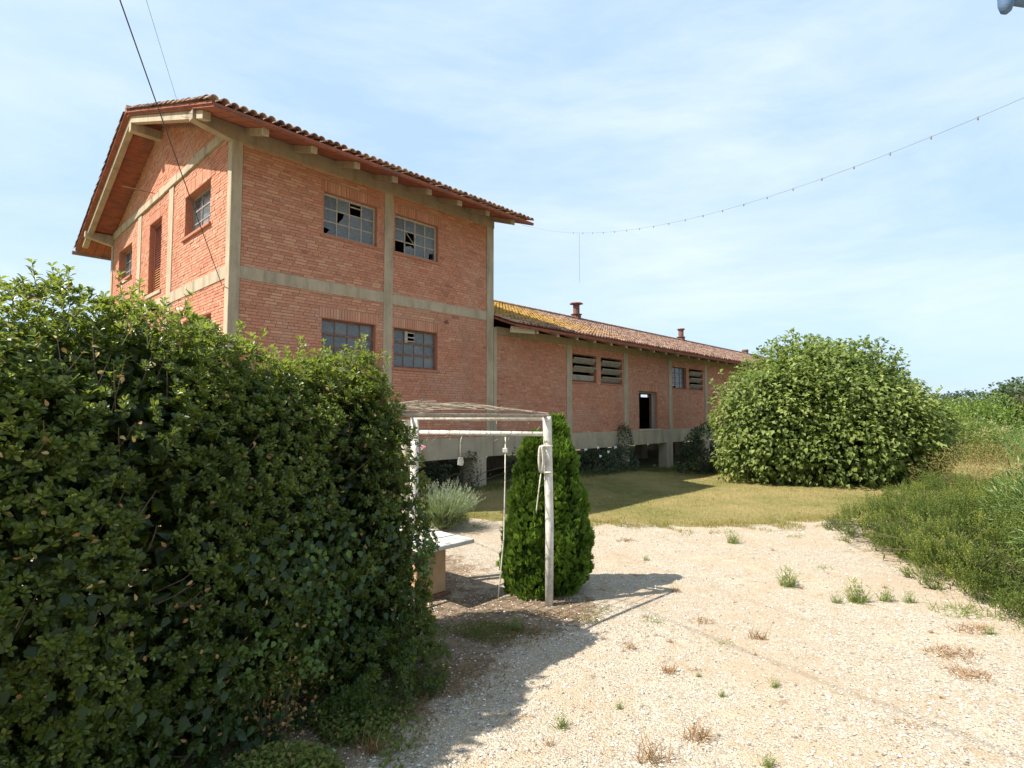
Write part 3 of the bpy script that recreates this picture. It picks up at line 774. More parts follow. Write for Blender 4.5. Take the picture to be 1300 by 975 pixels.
# corbels carrying the eaves
def corbel(u, ridge, ve, w=.10, hh=.15, side=1, wall_v=-.03):
    top = roof_h(ve, ridge) - .085; m = MB()
    t2 = roof_h(wall_v, ridge) - .085
    m.prism([(u - w / 2, ve, top), (u - w / 2, wall_v, t2), (u - w / 2, wall_v, t2 - hh * .8), (u - w / 2, ve, top - hh * .8)], (w, 0, 0))
    c = bbuild(m, 'corbel', 'concrete_shaded')
    m = MB(); m.prism([(u - w / 2 - .003, ve - .004, top + .002), (u - w / 2 - .003, ve + .06 * side, top + .02), (u - w / 2 - .003, ve + .06 * side, top - hh * .8 + .015), (u - w / 2 - .003, ve - .004, top - hh * .8 - .003)], (w + .006, 0, 0))
    m.build('corbel_end', 'concrete_pale', c, OFF)
for k in range(8): corbel(.28 + 1.02 * k, 7.95, -.93, .11, .17)
for k in range(34): corbel(8.65 + 1.018 * k, 4.83, -.80, .08, .14)
for k in range(8): corbel(.28 + 1.02 * k, 7.95, 11.55, .13, .17, -1, GW + .03)
m = MB(); m.prism([(UT + .14, -.62, 2.42), (UT + .14, -.66, 2.60), (UT + 1.0, -.80, 2.60), (UT + 1.0, -.80, 2.44)], (0, .06, 0)); bbuild(m, 'fascia_board', 'concrete_pale', label='pale board at the tower end of the wing eave')
# chimneys on the wing ridge
for i, (u, mt, hh) in enumerate(((18.8, 'rust', 1.0), (30.4, 'rust', .95), (41.6, 'gutter_rust', .5))):
    m = MB(); z = 4.75
    m.tube([(u, RIDGE_V, z), (u, RIDGE_V, z + .38)], [.26, .24], 12)
    c = bbuild(m, 'chimney', mt, R2)
    m = MB(); m.tube([(u, RIDGE_V, z + .38), (u, RIDGE_V, z + .40), (u, RIDGE_V, z + .42), (u, RIDGE_V, z + hh - .1)], [.30, .30, .17, .17], 12); m.build('flue', mt, c, OFF)
    m = MB()
    if i == 0: m.tube([(u, RIDGE_V, z + hh - .1), (u, RIDGE_V, z + hh - .06), (u, RIDGE_V, z + hh - .01)], [.19, .36, .30], 14)
    else: m.tube([(u, RIDGE_V, z + hh - .1), (u, RIDGE_V, z + hh - .06), (u, RIDGE_V, z + hh)], [.2, .25, .25], 14)
    m.build('cowl', mt, c, OFF)

# --- windows
def pane_poly(face, a0, a1, z0, z1, d, cut=None, tilt=0.0):
    """thin glass sheet; cut drops a corner"""
    pts = [(a0, z0), (a1, z0), (a1, z1), (a0, z1)]
    if cut == 'tl': pts = [(a0, z0), (a1, z0), (a1, z1), (a0 + (a1 - a0) * .62, z1), (a0 + (a1 - a0) * .5, z0 + (z1 - z0) * .55), (a0 + (a1 - a0) * .16, z0 + (z1 - z0) * .1), (a0, z0 + (z1 - z0) * .12)]
    if cut == 'bl': pts = [(a0 + (a1 - a0) * .2, z0), (a1, z0), (a1, z1), (a0, z1), (a0, z0 + (z1 - z0) * .5), (a0 + (a1 - a0) * .5, z0 + (z1 - z0) * .38)]
    if cut == 'br': pts = [(a0, z0), (a0 + (a1 - a0) * .45, z0), (a0 + (a1 - a0) * .5, z0 + (z1 - z0) * .55), (a0 + (a1 - a0) * .9, z0 + (z1 - z0) * .6), (a1, z0 + (z1 - z0) * .2), (a1, z1), (a0, z1)]
    if cut == 'low': pts = [(a0, z0), (a1, z0), (a1, z0 + (z1 - z0) * .55), (a0 + (a1 - a0) * .6, z0 + (z1 - z0) * .8), (a0, z0 + (z1 - z0) * .62)]
    f = (lambda a, z: (a, d + tilt * (z - z0), z)) if face == 'S' else (lambda a, z: (d + tilt * (z - z0), a, z))
    return MB().prism([f(a, z) for a, z in pts], (0, .005, 0) if face == 'S' else (.005, 0, 0))
def window(face, h, nc, nr, mat, bw=.028, thick=.05, d=.12, missing=(), cuts={}, hbar=None, gl='dusty_glass'):
    a0, a1, z0, z1 = h; a0 += .012; a1 -= .012; z0 += .012; z1 -= .012; m = MB()
    def bx(p0, p1, q0, q1, dd0, dd1):
        if face == 'S': m.box(p0, p1, dd0, dd1, q0, q1)
        else: m.box(dd0, dd1, p0, p1, q0, q1)
    bx(a0, a0 + thick, z0, z1, d - .02, d + .03); bx(a1 - thick, a1, z0, z1, d - .02, d + .03)
    bx(a0 + thick, a1 - thick, z0, z0 + thick, d - .02, d + .03); bx(a0 + thick, a1 - thick, z1 - thick, z1, d - .02, d + .03)
    A = [a0 + thick + (a1 - a0 - 2 * thick) * i / nc for i in range(nc + 1)]; Z = [z0 + thick + (z1 - z0 - 2 * thick) * i / nr for i in range(nr + 1)]
    for a in A[1:-1]: bx(a - bw / 2, a + bw / 2, Z[0], Z[-1], d - .012, d + .016)
    hb = hbar or bw
    for z in Z[1:-1]: bx(A[0], A[-1], z - hb / 2, z + hb / 2, d - .016 if hb > bw else d - .009, d + .02 if hb > bw else d + .012)
    w = bbuild(m, 'window', mat)
    for i in range(nc):
        for j in range(nr):
            if (i, j) in missing: continue
            g_ = .0
            p = pane_poly(face, A[i] - .001, A[i + 1] + .001, Z[j] - .001, Z[j + 1] + .001, d + .001 + random.uniform(0, .004), cuts.get((i, j)), random.gauss(0, .012))
            p.build('pane', gl, w, OFF)
    return w, A, Z
w, A, Z = window('S', win_up[0], 4, 3, 'frame_pale', missing=((2, 2),), cuts={(1, 1): 'tl', (0, 0): 'bl'})
m = MB(); m.prism([(A[2], .06, (Z[2] + Z[3]) / 2 + .02), (A[3], .06, (Z[2] + Z[3]) / 2 + .02), (A[3], .10, (Z[2] + Z[3]) / 2 + .04), (A[2], .10, (Z[2] + Z[3]) / 2 + .04)], (0, .0, .03)); m.build('vent_bar', 'frame_pale', w, OFF)
w, A, Z = window('S', win_up[1], 4, 3, 'frame_pale', missing=((1, 1), (0, 0)), cuts={(3, 0): 'br', (1, 0): 'low'})
m = MB(); m.bar((A[1] + .03, .12, Z[2] - .02), (A[2] - .02, .14, Z[1] + .03), .02, .012); m.build('vent_bar', 'frame_pale', w, OFF)
window('S', win_lo[0], 4, 3, 'frame_brown', .018, .045, hbar=.05)
w, A, Z = window('S', win_lo[1], 4, 3, 'frame_brown', .018, .045, hbar=.05, missing=((1, 2),))
m = MB(); zz = (Z[2] + Z[3]) / 2
for z_ in (Z[2] + .05, zz, Z[3] - .03): m.box(A[1] + .02, A[2] - .01, .07, .11, z_ - .014, z_ + .014)
m.box(A[1] + .015, A[1] + .10, .075, .105, Z[2], Z[3]); m.build('vent_bar', 'frame_pale', w, OFF)
# gable windows with curtains behind
for h in gwin:
    window('G', h, 3, 3, 'frame_grey', .03, .05, d=.20, gl='clear_glass')
    m = MB(); n = 14; a0, a1 = h[0] + .05, h[1] - .05
    for (c0, c1) in ((a0, a0 + .42 * (a1 - a0)), (a0 + .60 * (a1 - a0), a1)):
        for i in range(n):
            x0 = c0 + (c1 - c0) * i / n; x1 = c0 + (c1 - c0) * (i + 1) / n; e0 = .31 + .02 * (i % 2); e1 = .31 + .02 * ((i + 1) % 2)
            m.poly([(e0, x0, h[2]), (e1, x1, h[2]), (e1, x1, h[3]), (e0, x0, h[3]), (e0 + .004, x0, h[2]), (e1 + .004, x1, h[2]), (e1 + .004, x1, h[3]), (e0 + .004, x0, h[3])], [(0, 1, 2, 3), (7, 6, 5, 4), (0, 4, 5, 1), (3, 2, 6, 7)])
    bbuild(m, 'curtain', 'curtain')
    m = MB(); m.box(-.06, .18, h[0] - .1, h[1] + .08, h[2] - .075, h[2] - .004); bbuild(m, 'window_sill', 'reveal_brick', bevel=.006)
for h in glow: window('G', h, 4, 3, 'frame_brown', .018, .045, d=.15, hbar=.05)
# brick-on-edge sills of the side windows
for h in win_up + win_lo:
    m = MB(); m.box(h[0] - .07, h[1] + .07, -.022, .1, h[2] - .06, h[2] - .004); bbuild(m, 'window_sill', 'reveal_brick', bevel=.004)
# gable door: slatted shutter, lower slats coloured orange as if sunlit
h = gdoor[0]; m = MB()
m.box(.12, .20, h[0] + .013, h[0] + .09, h[2], h[3] - .013); m.box(.12, .20, h[1] - .09, h[1] - .013, h[2], h[3] - .013); m.box(.12, .20, h[0] + .09, h[1] - .09, h[3] - .1, h[3] - .013)
dr = bbuild(m, 'door', 'door_red', label='narrow slatted door high in the gable with lower slats coloured sunlit orange')
z_ = h[2] + .02; k = 0
while z_ < h[3] - .14:
    m = MB(); m.prism([(.13, h[0] + .092, z_), (.17, h[0] + .092, z_ + .055), (.185, h[0] + .092, z_ + .05), (.145, h[0] + .092, z_ - .005)], (0, h[1] - h[0] - .184, 0))
    m.build('slat', 'door_sunlit' if z_ < h[2] + .72 else 'door_red', dr, OFF); z_ += .068; k += 1
m = MB(); m.box(.195, .21, h[0] + .02, h[1] - .02, h[2], h[3] - .02); m.build('backboard', 'door_red', dr, OFF)
m = MB(); m.box(-.03, .2, h[0] - .12, h[1] + .12, h[2] - .10, h[2] - .004); bbuild(m, 'door_step', 'concrete', bevel=.006)
# iron rod sticking out of the gable, wall hooks
m = MB(); m.tube([(0.02, 5.75, 6.12), (-.72, 5.95, 6.16)], .014, 6); bbuild(m, 'iron_rod', 'rust')
m = MB(); m.tube([(5.66, .02, 2.56), (5.66, -.08, 2.56), (5.66, -.10, 2.50)], .035, 8); bbuild(m, 'wall_hook', 'rust')
m = MB(); m.tube([(23.1, .02, .85), (23.1, -.10, .85)], .12, 8); bbuild(m, 'wall_hook', 'rust')
# louvred windows of the wing: tilted hopper leaves with dark gaps
def hopper(h, n, mesh_last=False):
    a0, a1, z0, z1 = h[0] + .012, h[1] - .012, h[2] + .012, h[3] - .012; m = MB()
    m.box(a0, a0 + .045, .10, .15, z0, z1); m.box(a1 - .045, a1, .10, .15, z0, z1); m.box(a0 + .045, a1 - .045, .10, .15, z0, z0 + .04); m.box(a0 + .045, a1 - .045, .10, .15, z1 - .04, z1)
    w = bbuild(m, 'window', 'frame_brown', label='open louvred window with tilted grey leaves')
    st = (z1 - z0 - .08) / n
    for i in range(n):
        zb = z0 + .04 + i * st
        t_ = .14 if not (mesh_last and i == 0) else .03
        m = MB(); m.prism([(a0 + .05, .10 + t_ * .2, zb + .015), (a0 + .05, .10 - t_, zb + st * .60), (a0 + .05, .115 - t_, zb + st * .62), (a0 + .05, .118 + t_ * .2, zb + .02)], (a1 - a0 - .1, 0, 0))
        p = m.build('pane', 'louvre_pane', w, OFF)
        m = MB(); m.box(a0 + .05, a1 - .05, .098 - t_, .118 - t_, zb + st * .60, zb + st * .60 + .02); m.build('pane_rail', 'frame_pale', p, OFF)
mottled('louvre_pane', (.24, .22, .195), (.33, .30, .26), 12, (.2, .15, .1), 6, .55)
hopper(ww[0], 3, True); hopper(ww[1], 3); hopper(ww[3], 3); hopper(wx[0], 3); hopper(wx[1], 3)
window('S', ww[2], 3, 4, 'frame_brown', .02, .05, cuts={(0, 0): 'br'}, gl='dusty_glass')
for h in ww: 
    m = MB(); m.box(h[0] - .05, h[1] + .05, -.02, .1, h[2] - .05, h[2] - .004); bbuild(m, 'window_sill', 'reveal_brick', bevel=.004)
# wing doorway: frame post on the right, leaf folded inside
h = wd[0]; m = MB()
m.box(h[0] + .013, h[0] + .08, .10, .20, h[2], h[3] - .013); m.box(h[1] - .08, h[1] - .013, .10, .20, h[2], h[3] - .013); m.box(h[0] + .08, h[1] - .08, .10, .20, h[3] - .09, h[3] - .013)
dr = bbuild(m, 'door', 'frame_grey', label='doorway of the wing standing open')
m = MB(); m.box(h[1] - .24, h[1] - .09, .12, .16, h[2], h[3] - .1); m.build('door_leaf', 'frame_grey', dr, OFF)
m = MB(); m.box(h[0] - .1, h[1] + .2, -.05, .3, h[2] - .06, h[2] - .002); bbuild(m, 'door_step', 'concrete_pale', bevel=.006)
# faint marks of lime on the wing wall
# ------------------------------------------------------------------ hedge
HA = np.array([-.61, -.79]); HA = HA / np.linalg.norm(HA); HN = np.array([-HA[1], HA[0]]); HO = np.array([-.76, 5.26])
if HN @ np.array([.79, -.61]) < 0: HN = -HN
def hedge_H(t): return np.interp(t, [-.3, 0, .35, .8, 1.3, 1.8, 2.4, 3.2, 4.6], [2.42, 2.64, 3.03, 3.0, 3.0, 3.08, 3.06, 3.02, 3.1])
def hedge_pts(n, wfront=.55, wtop=.2, wend=.08, wback=.1):
    f = R.choice(4, n, p=np.array([wfront, wtop, wend, wback]) / (wfront + wtop + wend + wback))
    q = R.uniform(-1, 1, (n, 3))          # t, n, z
    q[f == 0, 1] = 1; q[f == 1, 2] = 1; q[f == 2, 0] = -1; q[f == 3, 1] = -1
    pn = (np.abs(q[:, 0]) ** 8 + (np.abs(q[:, 1]) ** 3.0 + np.abs(q[:, 2]) ** 3.0) ** (8 / 3.)) ** (1 / 8.)
    nn = unit(np.stack([np.sign(q[:, 0]) * np.abs(q[:, 0]) ** 8, np.sign(q[:, 1]) * np.abs(q[:, 1]) ** 2.0, np.sign(q[:, 2]) * np.abs(q[:, 2]) ** 2.0], 1))
    q = q / np.maximum(pn, .6)[:, None]
    t = 2.27 + q[:, 0] * 2.4; H = hedge_H(t); z = H * .44 + q[:, 2] * H * .56; nn_off = -.82 + q[:, 1] * .82
    XY = HO + HA * t[:, None] + HN * nn_off[:, None]
    P = np.column_stack([XY, z]); N = np.column_stack([HA * nn[:, :1] + HN * nn[:, 1:2], nn[:, 2]])
    return P, unit(N), t
def whorls(P, N, nl, L0, up=.5, spread=.75, jitter=.35, size_sd=.18):
    """nl leaves fanned round each shoot tip"""
    n = len(P); Ax = unit(N + np.array([0, 0, up]) + R.normal(0, jitter, (n, 3)))
    U = unit(np.cross(Ax, R.normal(size=(n, 3)))); Vv = np.cross(Ax, U)
    th = (np.arange(nl)[None] * 2.399 + R.rand(n, 1) * 6.28 + R.normal(0, .2, (n, nl)))
    rad = U[:, None] * np.cos(th)[..., None] + Vv[:, None] * np.sin(th)[..., None]
    sp = spread * (1.15 - .5 * (np.arange(nl) / nl))[None, :, None] * (1 + R.normal(0, .15, (n, nl, 1)))
    D = unit(rad * sp + Ax[:, None] * (1.05 - sp * .6)); LN = unit(Ax[:, None] - rad * .5 + R.normal(0, .2, (n, nl, 3)))
    Ls = (L0 * (1 + R.normal(0, size_sd, (n, nl))) * (1 - .35 * (np.arange(nl) / nl))[None]).ravel()
    Pp = (P[:, None] - Ax[:, None] * (.02 * (np.arange(nl)[::-1] / nl))[None, :, None] + D * .004).reshape(-1, 3)
    return Pp, D.reshape(-1, 3), LN.reshape(-1, 3), np.abs(Ls), Ax
HB = empty('hedge', (float(HO[0] + HA[0] * 2 - HN[0] * .8), float(HO[1] + HA[1] * 2 - HN[1] * .8), 0), 0, label='tall dense dark green hedge filling the left foreground', cat='hedge')
hb_off = np.array([HB.location.x, HB.location.y, 0])
def HO_at(t, n, z):
    p = HO + HA * t + HN * n; return (p[0], p[1], z)
def blob_points(blobs, n, shell=.28, zmin=.05, bumps=(.9, .12)):
    """points near the surface of a union of ellipsoids"""
    vol = np.array([(b[3] * b[4] + b[3] * b[5] + b[4] * b[5]) for b in blobs]); ch = R.choice(len(blobs), n, p=vol / vol.sum())
    Bm = np.array(blobs)[ch]; d = unit(R.normal(size=(n, 3))); rr = 1 - shell * R.rand(n) ** 1.6
    P0 = Bm[:, :3] + d * Bm[:, 3:6]; N = unit(d / Bm[:, 3:6])
    hi = .45 * bumps[1] * lump(P0, bumps[0] * 3.3, 3)
    P = Bm[:, :3] + d * Bm[:, 3:6] * (rr + bumps[1] * lump(P0, bumps[0]) + hi)[:, None]
    hole = (lump(P0, bumps[0] * 3.3, 3) + .7 * lump(P0, bumps[0] * 6, 5)) < -.38
    ok = (P[:, 2] > zmin) & (~hole | (R.rand(n) < .22) | (shell > .5))
    for i, b in enumerate(blobs):
        q = (P - np.array(b[:3])) / np.array(b[3:6]); ok &= ~((np.linalg.norm(q, axis=1) < 1 - shell * 1.3) & (ch != i))
    return P[ok], N[ok], (1 - rr)[ok] / shell
def hedge():
    P, N, t = hedge_pts(17000)
    lm = lump(P, 1.5) * .13 + lump(P, 4.0, 1) * .10 - .03
    depth = np.where(R.rand(len(P)) < .62, R.rand(len(P)) * .10, .1 + .25 * R.rand(len(P)))
    hole = (lump(P, 5.5, 4) + .6 * lump(P, 11, 2)) < -.55; keep = ~hole | (R.rand(len(P)) < .15); P, N, t, lm, depth = P[keep], N[keep], t[keep], lm[keep], depth[keep]
    P = P + N * (lm - depth + .03)[:, None]
    ok = P[:, 2] > .03; P, N, depth, t = P[ok], N[ok], depth[ok], t[ok]
    Pp, D, LN, Ls, Ax = whorls(P, N, 8, .050)
    tint = np.repeat(.48 + .17 * lump(P, 3.0, 2) - depth * 1.1, 8) + R.normal(0, .17, len(Pp)) + np.tile(np.linspace(-.1, .25, 8), len(P)) + .10 * (Pp[:, 2] > 2.3)  # tint drops with depth and rises on top, painting shade and sun
    fb = [(*HO_at(.35, .03, .2), .36, .36, .42), (*HO_at(.8, .05, .2), .4, .4, .42), (*HO_at(.12, -.25, .35), .28, .3, .5)]
    Pb, Nb, db = blob_points(fb, 1500, .3, .02, (3, .15)); q = whorls(Pb, Nb, 8, .046)
    Pp = np.concatenate([Pp, q[0]]); D = np.concatenate([D, q[1]]); LN = np.concatenate([LN, q[2]]); Ls = np.concatenate([Ls, q[3]]); tint = np.concatenate([tint, .35 + R.normal(0, .16, len(q[0]))])
    depth = np.concatenate([depth, np.full(len(Pb), .5)]); N = np.concatenate([N, Nb])
    # the 300 leaves nearest the lens become single parts
    d = Pp[:, 0] ** 2 + Pp[:, 1] ** 2 + (Pp[:, 2] - CAMH) ** 2; vis = (np.abs(Pp[:, 0]) < Pp[:, 1] * .9)
    dd = np.where(vis & (np.repeat(depth, 8) < .05) & (N[:, 2].repeat(8) > -.2), d, 1e9); idx = np.argsort(dd)[:300]
    mask = np.ones(len(Pp), bool); mask[idx] = False
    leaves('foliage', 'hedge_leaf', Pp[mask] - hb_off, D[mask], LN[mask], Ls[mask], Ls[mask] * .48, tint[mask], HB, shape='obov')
    V, F = leaf_arrays(np.zeros((1, 3)), np.array([[1., 0, 0]]), np.array([[0, 0, 1.]]), 1.0, .48, shape='obov')
    ms = [np_mesh('leaf', V, F, 'hedge_leaf', [x] * 7) for x in np.linspace(.2, .9, 10)]
    for i in idx:
        x = Vector(D[i]).normalized(); nn_ = Vector(LN[i]); y = -(x.cross(nn_)).normalized(); z = x.cross(y).normalized()
        o = link('leaf', ms[int(np.clip(tint[i], 0, .99) * 10)], HB)
        M = Matrix((x, y, z)).transposed().to_4x4() @ Matrix.Scale(float(Ls[i]), 4)
        M.translation = Vector(Pp[i] - hb_off); o.matrix_local = M
    # inner leaves close the gaps, tinted dark as painted shade
    P, N, t = hedge_pts(46000, .5, .22, .1, .18); P = P - N * (.20 + .6 * R.rand(len(P)))[:, None] + N * (lump(P, 1.5) * .12)[:, None]; P = P[P[:, 2] > .05]; n = len(P)
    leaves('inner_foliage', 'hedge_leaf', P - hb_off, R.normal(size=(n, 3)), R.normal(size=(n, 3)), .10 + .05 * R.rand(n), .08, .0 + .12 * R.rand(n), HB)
    P, N, t = hedge_pts(420, .8, .2, .1, 0); P = P + N * (lump(P, 1.5) * .13 + .03)[:, None]; n = len(P)
    leaves('dead_leaves', 'weed_dry', P - hb_off, R.normal(size=(n, 3)), N + R.normal(0, .5, (n, 3)), .04, .022, R.rand(n), HB, shape='obov')
    m = MB()
    for i in range(150):
        p = Vector(P[i] - hb_off) - Vector(N[i]) * .12; d = (Vector(N[i]) + Vector((random.gauss(0, .4), random.gauss(0, .4), .6))).normalized(); m.tube([p - d * .2, p + d * .05, p + d * random.uniform(.1, .2) + Vector((0, 0, .02))], [.004, .003, .0015], 4)
    m.build('twigs', 'bark', HB)['kind'] = 'stuff'
    # long new shoots breaking the outline
    n = 230; P, N, t = hedge_pts(n, .12, 1.0, .10, .0); base = P + N * (lump(P, 1.5) * .13 - .08)[:, None]; ax = unit(N * .4 + np.array([0, 0, 1.]) + R.normal(0, .35, (n, 3))); ln = .10 + .20 * R.rand(n) ** 2
    LP, LD, LNN, LL, LT = [], [], [], [], []; m = MB()
    for i in range(n):
        k = int(ln[i] / .022); m.tube([base[i] - hb_off, base[i] + ax[i] * ln[i] - hb_off], [.004, .002], 4)
        for j in range(k + 5):
            f = min(1, .3 + .7 * j / k); th = j * 2.399; u = unit(np.cross(ax[i], [.3, .9, .1])); v = np.cross(ax[i], u)
            rd_ = u * math.cos(th) + v * math.sin(th); LP.append(base[i] + ax[i] * ln[i] * f); LD.append(rd_ * .8 + ax[i] * .75); LNN.append(ax[i] - rd_ * .6); LL.append(random.uniform(.035, .055)); LT.append(random.uniform(.6, 1))
    leaves('shoot_leaves', 'hedge_leaf', np.array(LP) - hb_off, np.array(LD), np.array(LNN), np.array(LL), np.array(LL) * .45, np.array(LT), HB, shape='obov')
    m.build('shoots', 'weed_stem', HB)['kind'] = 'stuff'
    m = MB()
    for i in range(14):
        t = -.1 + i * .33; p = HO + HA * t - HN * (.8 + random.uniform(-.2, .2)); a = Vector((p[0], p[1], -.05)) - Vector(hb_off)
        for _ in range(3):
            b = a + Vector((random.uniform(-.4, .4), random.uniform(-.4, .4), random.uniform(1.3, 2.3))); m.tube([a, (a + b) / 2 + Vector((random.uniform(-.1, .1), random.uniform(-.1, .1), 0)), b], [.03, .02, .008], 5)
    m.build('stems', 'bark', HB)
mottled('weed_stem', (.12, .16, .05), (.2, .18, .08), 20)
hedge()
def ivy():
    P, N, t = hedge_pts(5200, 1, 0, 0, 0)
    z = P[:, 2]; w = np.exp(-((t - 1.5) / .9) ** 2) * (z < 1.45) + .18 * (z < 1.7) * (t < 2.8); keep = (R.rand(len(P)) < w * (.55 + .6 * lump(P, 2.2, 3))) & (z > .02)
    P, N = P[keep], N[keep]; P = P + N * (.07 + .07 * R.rand(len(P)) + .09 * lump(P, 1.6))[:, None]; n = len(P)
    D = unit(np.array([0, 0, -1.]) + R.normal(0, .45, (n, 3))); LN = unit(N + np.array([0, 0, .35]) + R.normal(0, .25, (n, 3)))
    o = leaves('climbing_ivy', 'ivy_leaf', P, D, LN, .052 + .03 * R.rand(n), .055, .35 + .3 * lump(P, 3) + R.normal(0, .25, n), fold=.14, shape='heart')
    tag(o, 'broad leaved dark ivy climbing over the lower hedge', 'ivy')
    # bright sprigs
    n = 160; c = [(1.15, .9), (1.35, 1.25), (1.7, .75), (1.3, .55), (.25, 1.05), (.2, 1.15)]; pts = []
    for i in range(n):
        a = c[i % 6]; pts.append(HO_at(a[0] + random.gauss(0, .07), .10 + random.random() * .06, a[1] + random.gauss(0, .08)))
    P = np.array(pts); D = unit(R.normal(0, .6, (n, 3)) + np.array([0, 0, .1])); LN = unit(np.column_stack([np.tile(HN, (n, 1)), np.full(n, .8)]) + R.normal(0, .3, (n, 3)))
    tag(leaves('ivy_sprigs', 'ivy_leaf', P, D, LN, .045, .042, .85 + .15 * R.rand(n), shape='heart'), 'lighter green young ivy sprigs on the dark hedge face', 'ivy')
ivy()
def low_plants():
    # small yellowing bush at the foot of the hedge
    n = 420; c = np.array([*G(345, 945), .25]); P = c + R.normal(0, 1, (n, 3)) * np.array([.16, .14, .17]); P = P[P[:, 2] > .02]; n = len(P)
    b = empty('yellowing_bush', (float(c[0]), float(c[1]), 0), label='small bush with yellow and reddish leaves at the foot of the hedge', cat='bush')
    leaves('foliage', 'yellow_leaf', P - np.array([c[0], c[1], 0]), R.normal(size=(n, 3)), R.normal(0, .5, (n, 3)) + [0, 0, 1], .032, .026, R.rand(n), b)
    m = MB(); [m.tube([(0, 0, -.02), (random.gauss(0, .1), random.gauss(0, .1), .4)], [.006, .002], 4) for _ in range(9)]; m.build('stem', 'bark', b)
    # ground cover at the hedge foot and under the arbour
    def cover(name, cx, cy, rx, ry, rot, n, hmax, mat, label, lf=.03, tmu=.5):
        q = R.normal(0, .45, (n, 2)); q = q[np.linalg.norm(q, axis=1) < 1.15]; x, y = q[:, 0] * rx, q[:, 1] * ry
        X = cx + x * math.cos(rot) - y * math.sin(rot); Y = cy + x * math.sin(rot) + y * math.cos(rot); n = len(X)
        pk = lump(np.column_stack([X, Y, X * 0]), 4.5, 2) > -.35; X, Y, q = X[pk], Y[pk], q[pk]; n = len(X); Z = gz(X, Y) + .01 + hmax * R.rand(n) * np.exp(-(q ** 2).sum(1) * 1.5) * (.8 + .4 * lump(np.column_stack([X, Y, X * 0]), 5))
        P = np.column_stack([X, Y, Z])
        o = leaves(name, mat, P, R.normal(0, 1, (n, 3)) + [0, 0, .3], R.normal(0, .4, (n, 3)) + [0, 0, 1], lf * (.7 + .6 * R.rand(n)), lf * .7, tmu + R.normal(0, .25, n)); tag(o, label, 'ground cover')
    rt = math.atan2(.79, .61)
    x, y = G(440, 915); cover('ground_cover', x, y, 1.0, .30, rt, 4200, .20, 'weed_green', 'low leafy green weeds along the foot of the hedge', .032, .45)
    x, y = G(380, 985); cover('ground_cover', x, y, .9, .5, rt, 6000, .3, 'weed_green', 'bright leafy weeds in the bottom left corner of the yard', .036, .75)
    x, y = G(590, 810); cover('ground_cover', x, y, 1.0, .40, .3, 2600, .10, 'weed_green', 'flat weeds between hedge and thuja', .022, .35)
    x, y = G(640, 800); cover('dead_leaves', x, y, 1.2, .5, .4, 2200, .03, 'weed_dry', 'scattered dry brown leaves below the arbour', .022, .3)
    x, y = G(560, 880); cover('dead_leaves', x, y, 1.4, .45, rt, 1800, .03, 'weed_dry', 'scattered dry leaves along the shaded gravel', .02, .3)
low_plants()

# ------------------------------------------------------------------ generic bushes
def limbs(b, base, blobs, r0, off):
    m = MB()
    for bl in blobs:
        for _ in range(2):
            e = Vector((bl[0] + random.uniform(-.4, .4) * bl[3], bl[1] + random.uniform(-.4, .4) * bl[4], bl[2] + random.uniform(-.1, .4) * bl[5])) - Vector(off)
            s_ = Vector(base) - Vector(off) + Vector((random.uniform(-r0, r0), random.uniform(-r0, r0), -.05)); md = (s_ + e) / 2 + Vector((random.uniform(-.3, .3), random.uniform(-.3, .3), random.uniform(0, .3)))
            m.tube([s_, md, e], [r0, r0 * .6, r0 * .2], 6)
    m.build('trunk', 'bark', b)

